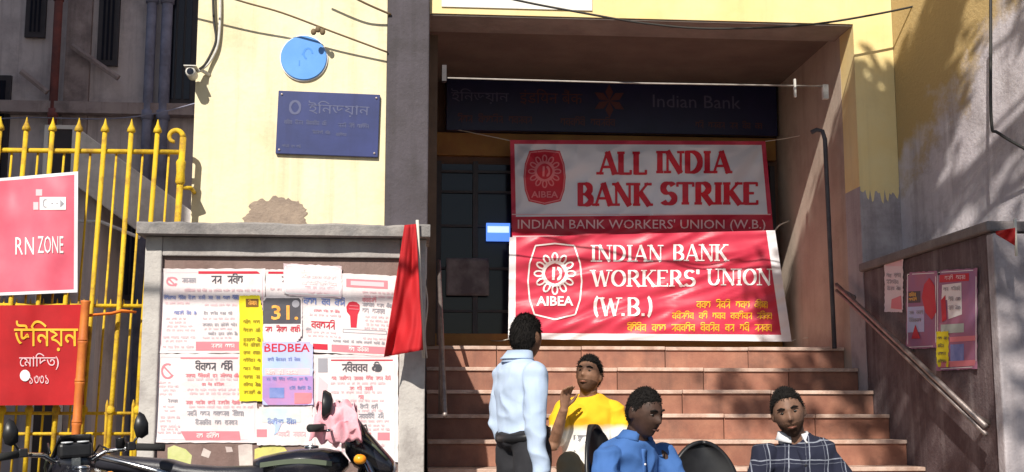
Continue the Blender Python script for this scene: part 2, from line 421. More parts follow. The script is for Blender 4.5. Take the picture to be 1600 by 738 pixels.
# ------------------------------------------------------------------ the bank
bank = empty('bank_building', (1.0, FY, 0), 'cream and yellow bank building with a deep shaded porch above the steps', 'building')
cl = -1.53
box('front_wall', cream, bank, cl, -0.185, FY, FY + .3, 0, 7)
box('side_wall', alley_m, bank, cl + .003, cl + .3, FY + .302, 16, 0, 7)
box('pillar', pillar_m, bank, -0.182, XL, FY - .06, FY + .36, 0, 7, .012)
box('lintel_wall', yellowwall, bank, XL + .002, XR + .298, FY, FY + .36, ZO + .012, 7)
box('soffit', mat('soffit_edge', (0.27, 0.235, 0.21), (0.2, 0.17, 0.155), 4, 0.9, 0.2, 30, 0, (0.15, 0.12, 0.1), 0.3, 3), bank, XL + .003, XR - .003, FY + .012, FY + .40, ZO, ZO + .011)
p = at(690, 10, FY); q = at(925, 10, FY)
box('white_panel', whitewall, bank, p.x, q.x, FY - .012, FY - .001, ZO + .06, 4.6)
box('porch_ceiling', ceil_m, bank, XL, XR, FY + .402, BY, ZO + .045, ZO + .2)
box('porch_side_wall', reveal_m, bank, XL - .3, XL - .001, FY + .362, BY + .3, 0, ZO + .2)
box('porch_side_wall', reveal_m, bank, XR, XR + .297, FY + .30, BY + .3, 0, ZO + .3)
# pier: cream above, bare grey plaster below
pz = at(1365, 292, FY).z
box('pier', yellowwall, bank, XR + .001, XR + .30, FY - .001, FY + .298, pz, 7)
box('pier_base', flank_m, bank, XR, XR + .302, FY - .004, FY + .299, 0, pz - .001)
box('rear_wall', back_m, bank, XL, XR, BY, BY + .25, 0, ZO + .2)
box('roof', plaster, bank, -1.8, 3.9, FY - .25, 16, 7.001, 7.3)
rg = []
for i in range(25): rg.append((XR + .005 + .29 * i / 24, pz - .03 - .22 * abs(noise.noise(Vector((i * .33, 2, 0)))) - .05 * noise.noise(Vector((i * 1.3, 5, 0)))))
Flat().poly([(XR + .295, pz + .001), (XR + .005, pz + .001)] + rg).build('peeling_paint_edge', yellowwall, wall_y(FY - .004), bank, .0015)
# crumbled plaster on the cream wall
r5 = random.Random(5); pts = []
for i in range(70):
    t = 2 * math.pi * i / 70; nn_ = noise.noise(Vector((math.cos(t) * 2.5, math.sin(t) * 2.5, 4)))
    pp = at(433 + 46 * math.cos(t) * (1 + .3 * nn_ + .12 * (r5.random() - .5)), 338 - 28 * math.sin(t) * (1 + .5 * nn_ + .2 * (r5.random() - .5)), FY)
    pts.append((pp.x, pp.z))
patch_m = mat('bare_render', (0.36, 0.28, 0.22), (0.27, 0.21, 0.17), 9, 0.95, 0.6, 30)
Flat().poly(pts).build('bare_plaster_patch', patch_m, wall_y(FY), bank, 0.004)
# shopfront inside the porch
z0 = at(745, 522, BY - .05).z
box('ochre_band', ochre_m, bank, XL + .1, XR - .03, BY - .06, BY - .002, at(745, 243, BY - .06).z, at(745, 208, BY - .06).z)
box('sill', ochre_m, bank, XL + .08, XR - .03, BY - .09, BY - .002, LZ + .0, z0)
xs = [XL + .12, .56, .96, 1.55, 2.15, 2.75, 3.2]
for a, b in zip(xs, xs[1:]):
    pane = box('window_pane', glass_dark, bank, a + .025, b - .025, BY - .03, BY - .004, z0, 3.28)
for a in xs: box('mullion', frame_dark, bank, a - .022, a + .022, BY - .07, BY - .003, z0, 3.3)
for z in (1.98, 2.35, 2.72, 3.02, 3.2):
    box('grille_bar', frame_dark, bank, XL + .12, 3.2, BY - .056, BY - .034, z, z + .022)
box('porch_jamb', back_m, bank, XL + .001, XL + .095, BY - .16, BY - .001, LZ, ZO + .04, .008)
box('wall_stripe', mat('brown_strip', (0.2, 0.13, 0.09), (0.15, 0.1, 0.07), 6, 0.8), bank, XL + .0015, XL + .07, FY + .41, FY + .52, LZ, ZO - .02)

# notice and lit sign behind the glass grille
def sheet(name, label, cat, m, u0, v0, u1, v1, mapper, group=None, lift=0.003, curl=0.006, seed=1, skew=0.0):
    """a thin paper sheet, slightly wavy, on a wall"""
    rs = random.Random(seed); ph = rs.random() * 6
    mb = MB()
    def fn(s, t):
        o = lift + curl * (0.5 + 0.5 * math.sin(7 * s + ph + 3 * t)) * (0.3 + abs(s - .5)) * .5
        return mapper(u0 + (u1 - u0) * s + skew * (t - .5), v0 + (v1 - v0) * t, o)
    mb.grid(fn, 10, 10)
    o = mb.build(name, m, None, smooth=True, solid=0.0012)
    return tag(o, label, cat, group)
a = at(697, 462, BY - .1); b = at(764, 404, BY - .1)
n1 = sheet('notice', 'crumpled grey and white notice behind the window grille left of the banners', 'notice',
           mat('grey_notice', (0.28, 0.25, 0.26), (0.12, 0.10, 0.11), 5, 0.8), a.x, a.z, b.x, b.z, wall_y(BY - .1), curl=.03)
a = at(760, 376, BY - .12); b = at(797, 349, BY - .12)
ls = MB().box(a.x, b.x, BY - .12, BY - .075, a.z, b.z).build('lit_sign', blue_lit)
tag(ls, 'small glowing blue sign box beside the left edge of the banners', 'sign')
MB().box(a.x + .01, b.x - .01, BY - .124, BY - .121, a.z + .07, b.z - .028).build('light_strip', white_lit, ls)

# bank signboard
a = at(697, 203, BY - .14); b = at(1213, 131, BY - .14)
sb = empty('bank_signboard', (a.x, BY - .14, a.z), 'long navy bank signboard with faint lettering in the shaded porch', 'sign')
x0, x1, z0s, z1s = a.x, b.x, a.z, b.z
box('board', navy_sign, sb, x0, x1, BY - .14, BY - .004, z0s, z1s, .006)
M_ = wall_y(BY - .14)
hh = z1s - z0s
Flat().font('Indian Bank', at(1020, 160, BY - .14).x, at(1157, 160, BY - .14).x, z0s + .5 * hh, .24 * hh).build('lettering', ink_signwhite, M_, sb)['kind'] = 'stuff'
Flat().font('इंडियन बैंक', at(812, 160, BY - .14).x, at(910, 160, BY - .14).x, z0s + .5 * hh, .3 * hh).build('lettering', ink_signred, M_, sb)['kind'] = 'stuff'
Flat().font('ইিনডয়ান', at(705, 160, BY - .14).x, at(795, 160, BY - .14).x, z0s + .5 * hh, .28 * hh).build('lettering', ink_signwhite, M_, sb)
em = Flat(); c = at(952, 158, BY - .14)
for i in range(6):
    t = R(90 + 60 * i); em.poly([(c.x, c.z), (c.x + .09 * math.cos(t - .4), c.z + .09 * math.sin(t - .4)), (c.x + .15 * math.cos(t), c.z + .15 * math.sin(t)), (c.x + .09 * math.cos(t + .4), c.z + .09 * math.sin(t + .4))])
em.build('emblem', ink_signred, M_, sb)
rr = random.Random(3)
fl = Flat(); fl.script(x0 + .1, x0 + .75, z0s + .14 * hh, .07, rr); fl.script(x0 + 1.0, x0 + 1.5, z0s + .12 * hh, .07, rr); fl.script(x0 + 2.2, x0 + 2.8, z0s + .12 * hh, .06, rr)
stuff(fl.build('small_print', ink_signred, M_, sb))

# steps: slabs of granite
st = empty('entrance_steps', (1.7, 6.4, 0), 'broad red granite steps climbing to the bank porch', 'steps')
def slab_mesh(n, w, d, h):
    return MB().box(-w / 2, w / 2, 0, d, 0, h).mesh(n, nosing_m if n == 'tread' else granite)
cuts = 5
for k in range(10):
    y = 9.2 - .28 * k; z = LZ - .166 * k
    sx0, sx1 = XL + .002, XR - .002
    if y < 7.1: sx0, sx1 = XL - .1, XR + .1
    if y + .28 <= 6.76: sx0 = XL - .15
    w = (sx1 - sx0) / cuts
    off = (k % 2) * .22
    xsb = [sx0] + [sx0 + w * (i + 1) + (off - .11) for i in range(cuts - 1)] + [sx1]
    depth = .305 if k else BY - y - .1
    for i in range(cuts):
        a, b = xsb[i], xsb[i + 1]
        d = rnd.uniform(-.0025, .0025)
        t = MB().box(a + .002 - 1.7, b - .002 - 1.7, y - .018 - 6.4, y + depth - 6.4, z - .026 + d, z + d).build('tread', nosing_m, st, bevel=.004)
        rz_ = MB().box(a + .003 - 1.7, b - .003 - 1.7, y - 6.4 + d, y + .03 - 6.4, max(z - .166, 0.0), z - .0265 + d).build('riser', granite, st)
core = MB()
for k in range(10):
    y = 9.2 - .28 * k; z = LZ - .166 * k
    core.box(XL + .004 - 1.7, XR - .004 - 1.7, y + .031 - 6.4, y + .312 - 6.4 if k else BY - 6.4, 0.0, z - .03)
core.build('core', plaster, st)

# left poster wall: recessed panel between pilasters under a coping
PY = 7.1
wl = at(222, 500, PY).x; wr = at(664, 600, PY).x
top = at(400, 352, PY).z
pw = empty('poster_wall', ((wl + wr) / 2, PY, 0), 'low grey plaster wall covered in strike posters left of the steps', 'wall')
x_a = at(249, 500, PY).x; x_b = at(624, 550, PY).x
box('pilaster', plaster_light, pw, wl, x_a, PY, PY + .3, 0, top - .07, .008)
box('pilaster', plaster_light, pw, x_b, wr, PY, PY + .3, 0, top - .07, .008)
box('panel', panel_m, pw, x_a + .001, x_b - .001, PY + .035, PY + .29, 0, top - .18)
box('band', plaster, pw, x_a + .001, x_b - .001, PY + .004, PY + .295, top - .179, top - .07, .006)
box('return_wall', plaster_light, pw, wr - .24, wr - .002, PY + .302, FY - .062, 0, top - .07, .006)
# worn coping: uneven upper edge
cm = MB(); n = 40
r9 = random.Random(9)
xs_ = [wl - .03 + (wr - wl + .05) * i / n for i in range(n + 1)]
tops = [top + 0.012 * noise.noise(Vector((x * 4, 0, 0))) + r9.uniform(-.003, .003) for x in xs_]
fr = [PY - .10 + 0.010 * noise.noise(Vector((x * 5, 3, 0))) for x in xs_]
cm.rings([[(x - pw.location.x, fr[i] - PY, top - .068), (x - pw.location.x, fr[i] - PY - .004, tops[i] - .012), (x - pw.location.x, fr[i] - PY + .015, tops[i]),
           (x - pw.location.x, .33, tops[i]), (x - pw.location.x, .33, top - .068)] for i, x in enumerate(xs_)])
cm.build('coping', coping_m, pw)

# right parapet along the steps, and the tall flank wall behind it
rp = empty('stair_parapet', (XR + .15, 7.7, 0), 'low plaster parapet with handrail and posters right of the steps', 'wall')
RY = 6.74; rtop = 2.19
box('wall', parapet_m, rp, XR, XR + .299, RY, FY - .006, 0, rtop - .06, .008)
box('coping', mat('parapet_coping', (0.2, 0.175, 0.175), (0.14, 0.12, 0.12), 5, 0.92, 0.5, 35, 0.3, (0.3, 0.27, 0.26), 0.3, 3), rp, XR - .035, XR + .298, RY - .03, FY - .007, rtop - .059, rtop, .012)
box('end_pier', flank_m, rp, XR - .03, XR + .6, RY - .09, RY - .001, 0, rtop - .08, .01)
fw = empty('wing_wall', (XR + .5, 7.5, 0), 'tall stained plaster side wall right of the porch with leaf shadows', 'wall')
SP = R(12)                                         # the wing opens outwards a little
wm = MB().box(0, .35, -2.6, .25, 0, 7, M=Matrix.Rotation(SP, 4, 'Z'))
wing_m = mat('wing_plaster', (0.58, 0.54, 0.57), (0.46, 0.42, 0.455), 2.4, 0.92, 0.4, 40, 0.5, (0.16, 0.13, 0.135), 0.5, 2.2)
nt = wing_m.node_tree; N = nt.nodes                # ochre shade tone painted into the upper wall's colour, ragged below
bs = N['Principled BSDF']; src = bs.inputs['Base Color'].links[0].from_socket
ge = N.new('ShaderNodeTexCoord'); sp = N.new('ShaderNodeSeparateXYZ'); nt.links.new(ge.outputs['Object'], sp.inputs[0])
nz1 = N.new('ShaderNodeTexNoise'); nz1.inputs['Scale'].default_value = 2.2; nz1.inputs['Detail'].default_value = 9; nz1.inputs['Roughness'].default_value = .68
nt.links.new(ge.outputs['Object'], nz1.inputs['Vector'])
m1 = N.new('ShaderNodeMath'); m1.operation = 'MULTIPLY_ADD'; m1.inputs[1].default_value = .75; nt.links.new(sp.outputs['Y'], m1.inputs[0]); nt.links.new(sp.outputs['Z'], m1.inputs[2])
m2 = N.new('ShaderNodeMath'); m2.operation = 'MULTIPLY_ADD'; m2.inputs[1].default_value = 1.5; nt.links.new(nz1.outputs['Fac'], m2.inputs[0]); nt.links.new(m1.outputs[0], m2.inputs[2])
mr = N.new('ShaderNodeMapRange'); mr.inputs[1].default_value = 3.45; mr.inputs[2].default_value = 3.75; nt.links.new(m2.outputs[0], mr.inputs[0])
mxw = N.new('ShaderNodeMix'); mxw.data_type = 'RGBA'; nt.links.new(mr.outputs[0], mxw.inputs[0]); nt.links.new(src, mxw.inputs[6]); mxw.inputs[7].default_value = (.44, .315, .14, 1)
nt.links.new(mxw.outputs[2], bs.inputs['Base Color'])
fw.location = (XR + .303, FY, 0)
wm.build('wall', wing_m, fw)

# handrails
def rail(name, label, pts, r, posts, m=metal_dull, off=None):
    base = Vector(pts[-1]); base.z = 0
    o = empty(name, base, label, 'handrail')
    MB().tube([Vector(p) - base for p in pts], r, 10).build('rail', m, o, smooth=True)
    if off:
        MB().tube([Vector(p) - base + Vector(off) for p in pts], r * .8, 8).build('rail', m, o, smooth=True)
    for (a, b) in posts: MB().tube([Vector(a) - base, Vector(b) - base], r * .9, 8).build('bracket', m, o, smooth=True)
    return o
a = atx(1307, 445, XR - .09); b = atx(1540, 666, XR - .09)
rail('handrail', 'sloping steel handrail on the right parapet of the steps', [a, b], .016,
     [(a.lerp(b, t), a.lerp(b, t) + Vector((.092, 0, -.05))) for t in (.06, .5, .94)], off=(0, 0, -.045))
hx = .21
rail('handrail', 'dark steel handrail with a pale post on the left edge of the steps', [(hx, 9.15, LZ + .62), (hx, 8.3, 1.72), (hx, 7.25, 1.1)], .014,
     [((hx, 8.36, 1.76), (hx, 8.36, 1.10)), ((hx, 9.1, LZ + .6), (hx, 9.1, LZ))])

# porch pipe on the right
o = tag(MB().tube([at(1268, 207, 9.12), at(1276, 203, 9.12), at(1285, 205, 9.1), at(1289, 218, 9.1), at(1304, 545, 9.1)], .017, 12).build('drain_pipe', pipe_dark, smooth=True),
        'dark vertical drain pipe with an elbow on the right porch wall', 'pipe')
# rod under the opening
pl, pr = at(697, 122, FY + .18), at(1291, 135, FY + .18)
rod = tag(MB().tube([pl, pl.lerp(pr, .5) + Vector((0, 0, -.008)), pr], .0062, 8).build('curtain_rod', mat('dull_rod', (0.42, 0.38, 0.35), (0.3, 0.27, 0.25), 12, 0.6), smooth=True), 'thin pale rod stretched across the porch under the soffit', 'rod')
MB().box(pl.x - .03, pl.x + .002, FY + .15, FY + .21, pl.z - .03, pl.z + .09).build('bracket', frame_dark, rod)
MB().box(pr.x - .03, pr.x + .01, FY + .16, FY + .20, pr.z - .10, pr.z + .01).build('bracket', white_cable, rod)
MB().box(pr.x - .25, pr.x - .235, FY + .17, FY + .19, pr.z - .09, pr.z + .05).build('hook', white_cable, rod)

# disc and plaque on the cream wall
c = at(475, 92, FY); rad = at(511, 92, FY).x - c.x
d = empty('round_sign', (c.x, FY - .012, c.z), 'plain sky blue round sign high on the cream wall', 'sign')
MB().lathe([(rad, -.002), (rad, -.010), (rad * .97, -.016), (.001, -.016)], (0, 0, 0), 'y', 40).build('disc', blue_disc_m, d)
MB().lathe([(rad * 1.035, .010), (rad * 1.035, -.004), (.001, -.004)], (0, 0, 0), 'y', 40).build('rim', ink_white, d)
fm = Flat(); fm.line(-.01, .02, .012, .06, .012); fm.arc(.03, .03, .03, .04, 0, 250, .01)
fm.line(-.03, -.02, -.03, -.06, .008)
fm.build('faint_mark', mat('faint_mark', (0.085, 0.265, 0.69), None), lambda u, v, o: (u, -.0165 - o, v), d, .001, local=(0, 0, 0))
a = at(431, 243, FY); b = at(592, 148, FY)
pq = empty('wall_plaque', ((a.x + b.x) / 2, FY - .03, a.z), 'navy blue nameplate with faded lettering on the cream wall', 'sign')
pq.rotation_euler = (0, R(1.2), 0)
W = (b.x - a.x); hh = b.z - a.z
MB().box(-W / 2, W / 2, 0, .028, 0, hh).build('plate', navy_plate, pq, bevel=.004)
for (sx, sz) in ((-1, .06), (1, .06), (-1, .94), (1, .94)):
    MB().lathe([(.008, 0), (.007, -.006), (.001, -.007)], (sx * (W / 2 - .025), 0, sz * hh), 'y', 10).build('screw', metal_dull, pq)
mp = lambda u, v, o: (u, -o, v)
f1 = Flat(); f1.font('ইিনডয়ান', -W * .2, W * .4, hh * .62, hh * .24); f1.arc(-W * .33, hh * .74, .035, .045, 0, 360, .014)
stuff(f1.build('heading', ink_silver, mp, pq, local=(0, 0, 0)))
rr = random.Random(8); f2 = Flat()
f2.script(-W * .43, -W * .02, hh * .47, .03, rr); f2.script(W * .1, W * .4, hh * .45, .03, rr); f2.script(-W * .15, W * .02, hh * .33, .024, rr); f2.script(W * .08, W * .22, hh * .31, .024, rr); f2.script(-W * .44, -W * .26, hh * .1, .02, rr)
stuff(f2.build('small_print', ink_silver, mp, pq, local=(0, 0, 0)))

# cables
def cable(name, label, pts, r, m, knots=()):
    o = MB()
    ps = [Vector(p) for p in pts]; q = []
    for i in range(len(ps) - 1):
        p0, p1, p2, p3 = ps[max(i - 1, 0)], ps[i], ps[i + 1], ps[min(i + 2, len(ps) - 1)]
        for k in range(6):
            t = k / 6
            q.append(.5 * ((2 * p1) + (p2 - p0) * t + (2 * p0 - 5 * p1 + 4 * p2 - p3) * t * t + (3 * p1 - p0 - 3 * p2 + p3) * t ** 3))
    q.append(ps[-1])
    o.tube(q, r, 7)
    for k in knots: o.ell(k, (.02, .015, .025), 6)
    return tag(o.build(name, m, None, smooth=True), label, 'cable')
cable('overhead_cable', 'brown cable sloping across the cream wall above the blue disc', [at(250, -40, FY - .25), at(370, 0, FY - .2), at(440, 20, FY - .17), at(520, 50, FY - .13), at(606, 82, FY - .07)], .007, brown_cable, [at(497, 46, FY - .15), at(490, 50, FY - .15), at(504, 50, FY - .15)])
cable('overhead_cable', 'short brown cable at the top edge meeting the dark pillar', [at(500, -35, FY - .2), at(560, 0, FY - .15), at(611, 23, FY - .07)], .008, brown_cable)
cable('overhead_cable', 'long black cable sagging in front of the porch top', [at(690, -30, 8.5), at(805, 0, 8.5), at(925, 23, 8.5), at(1010, 37, 8.5), at(1110, 45, 8.5), at(1250, 40, 8.5), at(1360, 24, 8.5), at(1470, 0, 8.5), at(1580, -32, 8.5)], .008, black_cable)
cable('wall_cable', 'white cable running down the left corner of the cream wall', [at(343, -30, FY - .03), at(344, 20, FY - .03), at(340, 70, FY - .03), at(325, 100, FY - .04), at(308, 112, FY - .1)], .010, white_cable)
cable('wall_cable', 'black cable hanging beside the white one at the wall corner', [at(332, -30, FY - .04), at(334, 30, FY - .04), at(337, 65, FY - .04), at(322, 98, FY - .05), at(312, 108, FY - .1)], .009, black_cable)
cable('wall_cable', 'black cable dropping along the top right wall edge', [at(1548, -20, 7.3), at(1548, 60, 7.3), at(1549, 190, 7.3), at(1560, 208, 7.28), at(1605, 235, 7.2)], .010, black_cable)
cable('hanging_cord', 'pale cord dangling down the dark pillar edge beside the red flag', [at(657, 372, FY - .09), at(660, 420, FY - .09), at(668, 470, FY - .09), at(664, 520, FY - .09), at(667, 560, FY - .09)], .005, white_cable)
cable('overhead_cable', 'thick street cable bundle strung above the pavement, outside the picture', [(-9, 2.7, 6.0), (-6, 2.65, 5.66), (-4, 2.6, 5.53), (-2.5, 2.58, 5.49), (-1, 2.56, 5.53), (1.5, 2.5, 5.75), (5.5, 2.4, 6.5)], .020, black_cable)
# camera on the corner
c = at(300, 116, FY - .12)
cc = empty('security_camera', c, 'small white security camera on the left corner of the cream wall', 'camera')
MB().lathe([(.02, -.075), (.034, -.07), (.036, .04), (.03, .06)], (0, 0, 0), 'y', 14).build('body', white_cable, cc, smooth=True)
MB().lathe([(.024, -.0765), (.001, -.079)], (0, 0, 0), 'y', 14).build('lens', glass_dark, cc)
MB().tube([(0, .02, .02), (.05, .07, .05), (.10, .12, .03)], .014, 8).build('bracket', white_cable, cc, smooth=True)
MB().box(-.045, .04, -.085, .04, .036, .042).build('sunshield', white_cable, cc)

# ------------------------------------------------------------------ alley
AY = 13.5
al = empty('alley_house', (-5, AY, 0), 'dark stained house in the shade behind the yellow gate', 'building')
box('wall', alley_m, al, -11, -1.2, AY, AY + 1.0, 0, 10)
def apx(x0, y0, x1, y1, Y): a = at(x0, y1, Y); b = at(x1, y0, Y); return a.x, b.x, a.z, b.z
for (x0, y0, x1, y1) in ((152, -60, 192, 104), (40, -60, 78, 60), (255, -40, 312, 165), (188, 300, 232, 470), (-60, 120, 20, 330)):
    a, b, c_, d_ = apx(x0, y0, x1, y1, AY)
    w = box('window', frame_dark, al, a, b, AY - .05, AY - .002, c_, d_)
    l = al.location
    nb = 3
    for i in range(nb):
        t0 = a + .04 + (b - a - .08) * i / nb; t1 = a + .04 + (b - a - .08) * (i + 1) / nb
        MB().box(t0 + .012 - l.x, t1 - .012 - l.x, -.062, -.0505, c_ + .06, d_ - .06).build('pane', glass_dark, w)
for (x0, y0, x1, y1) in ((118, 78, 190, 128), (40, 118, 80, 150)):
    a = at(x0, y0, AY); b = at(x1, y1, AY)
    l = al.location
    MB().tube([a - l + Vector((0, -.15, 0)), b - l + Vector((0, -.15, 0))], .035, 6).build('sloping_ledge', alley_trim, al)
a, b, c_, d_ = apx(30, 168, 320, 180, AY)
box('ledge', alley_trim, al, -11, -1.3, AY - .16, AY - .001, c_, d_)
a, b, c_, d_ = apx(100, -60, 150, 170, AY)
box('pilaster', alley_trim, al, a, b, AY - .06, AY - .003, 0, d_ + 2)
for px, r, m, lab in ((238, .055, pipe_grey, 'blue grey drain pipe nearest the cream wall, left of a twin'), (262, .06, pipe_grey, 'thick blue grey drain pipe beside the cream wall'), (92, .045, pipe_red, 'rust red pipe on the dark house far left')):
    t = at(px, 0, AY - .12)
    pp = empty('drain_pipe', (t.x, AY - .12, 0), lab, 'pipe')
    if px == 92: MB().tube([(0, 0, 3.2), (0, 0, 9.5)], r, 12).build('pipe', m, pp, smooth=True)
    else: MB().tube([(0, 0, .05), (0, 0, 9.5)], r, 12).build('pipe', m, pp, smooth=True)
    for z in (3.4, 4.3, 5.6): MB().lathe([(r * 1.25, -.05), (r * 1.25, .05)], (0, 0, z), 'z', 12).build('collar', m, pp, smooth=True)
cable('overhead_cable', 'thin grey wire strung across the dark alley', [at(-60, 190, 11), at(40, 184, 11), at(160, 186, 11), at(240, 178, 11), at(318, 158, 11)], .006, pipe_grey)
# steel cabinet and the stair with a pale stringer behind the gate
SY = 11.2
a, b, c_, d_ = apx(66, 196, 118, 300, SY)
cb = empty('steel_cabinet', ((a + b) / 2, SY, 0), 'dark cabinet with pale steel edges standing behind the gate', 'cabinet')
box('body', frame_dark, cb, a + .02, b - .02, SY + .02, SY + .5, 0, d_ - .02)
for x in (a - .01, b - .025): box('edge', whitewall, cb, x, x + .035, SY, SY + .018, 0, d_)
box('edge', whitewall, cb, a + .026, b - .026, SY, SY + .018, d_ - .035, d_)
so = empty('alley_stair', (at(200, 300, SY).x, SY, 0), 'pale sloping stair flight in the alley behind the gate', 'stairs')
l = so.location
tp, bt = at(122, 200, SY), at(330, 352, SY)
bl = at(122, 290, SY)
th = tp.z - bl.z
vs = []
for y in (0, .14):
    vs += [(tp.x - l.x, y, tp.z), (tp.x - l.x, y, tp.z - th), (bt.x - l.x, y, bt.z - th), (bt.x - l.x, y, bt.z)]
MB().add(vs, [(0, 1, 2, 3), (7, 6, 5, 4), (0, 4, 5, 1), (1, 5, 6, 2), (2, 6, 7, 3), (3, 7, 4, 0)]).build('stringer', pale_trim, so, bevel=.01)
for i in range(8):
    t = i / 8; x = tp.x + (bt.x - tp.x) * t; z = tp.z - th * .5 + (bt.z - tp.z) * t
    MB().box(x - l.x, x + .17 - l.x, .145, 1.1, z - .16, z).build('step', alley_trim, so)
MB().tube([at(122, 346, SY) - l, at(160, 348, SY) - l + Vector((0, -.05, 0)), at(222, 374, SY) - l + Vector((0, -.1, 0))], .015, 8).build('handrail', pale_trim, so)
box('support', alley_m, so, tp.x - .1, tp.x + .2, SY + .15, SY + 1.1, 0, tp.z - th)

# ------------------------------------------------------------------ the yellow gate
GY = 8.55
gx = at(283, 300, GY).x; gz = at(283, 238, GY).z
gate = empty('yellow_gate', (gx, GY, 0), 'yellow iron gate with spear tips and scrolled post beside the cream wall', 'gate')
def lean(x, z): return x - .028 * (3.0 - z)
gl = at(-110, 300, GY).x
def hbar(name, z, r, dz=0.0):
    MB().tube([(gl - gx, 0, z + dz), (lean(0, z), 0, z)], r, 8).build(name, gate_y, gate, smooth=True)
hbar('top_rail', gz, .017, -.01)
zm = at(170, 478, GY).z; hbar('middle_rail', zm, .013)
z1_ = at(170, 646, GY).z; z2_ = at(170, 678, GY).z
hbar('lower_rail', z1_, .011); hbar('lower_rail', z2_, .011); hbar('bottom_rail', .12, .017)
bar_px = [246 - 41 * i for i in range(9)]
sp_me = None
for i, px in enumerate(bar_px):
    x = at(px, 240, GY).x - gx
    zt = gz + .13
    sb_ = MB().tube([(lean(x, .02) + rnd.uniform(-.012, .012), -.03, .02), (lean(x, 1.6) + rnd.uniform(-.01, .01), -.03, 1.6), (lean(x, zt), -.03, zt)], .0165, 8).build('spear_bar', gate_y, gate, smooth=True)
    MB().lathe([(.012, -.01), (.03, .0), (.026, .02), (.012, .05), (.002, .09)], (lean(x, zt), -.03, zt), 'z', 8).build('spear_tip', gate_y, sb_, smooth=True)
    MB().lathe([(.016, -.03), (.028, -.012), (.028, .012), (.016, .03)], (lean(x, z1_ + .02), -.03, z1_ + .02), 'z', 10).build('boss', gate_y, sb_, smooth=True)
    xt = at(px + 18, 240, GY).x - gx
    tb = MB().tube([(lean(xt, .1), .018, .1), (lean(xt, gz), .018, gz)], .008, 7).build('thin_bar', gate_y, gate, smooth=True)
    for dx in (-.05, .04):
        MB().tube([(lean(xt + dx, zm), -.002, zm), (lean(xt + dx, zm) , -.002, zm + .045)], [.008, .002], 6).build('spike', gate_y, tb)
    xs2 = at(px + 8, 640, GY).x - gx - .02
    MB().tube([(xs2, -.002, .14), (xs2, -.002, z1_ + .05), (xs2, -.002, z1_ + .09)], [.012, .012, .003], 7).build('short_spear', gate_y, tb)
# scrolled end post
zt = at(285, 215, GY).z
ps = [(lean(0, .0), 0, 0.0), (lean(0, 1.5), 0, 1.5), (lean(0, zt), 0, zt)]
MB().tube(ps, .022, 10).build('end_post', gate_y, gate, smooth=True)
sc_ = []
for i in range(15):
    t = R(0 + i * 19)
    rr_ = .055 - .0018 * i
    sc_.append((-.055 + rr_ * math.cos(t), 0, zt + rr_ * math.sin(t) * 1.05))
MB().tube(sc_, [.02 - .0005 * i for i in range(15)], 8).build('scroll', gate_y, gate, smooth=True)
MB().lathe([(.022, -.09), (.034, -.07), (.028, 0), (.034, .07), (.022, .09)], (lean(0, gz - .2), 0, gz - .14), 'z', 12).build('collar', gate_y, gate, smooth=True)
zz = at(300, 293, GY).z
MB().tube([(lean(-.02, zz), 0, zz), (.06, .03, zz), (cl - gx + .02, FY - GY + .01, zz)], .014, 8).build('hinge_bracket', gate_y, gate, smooth=True)

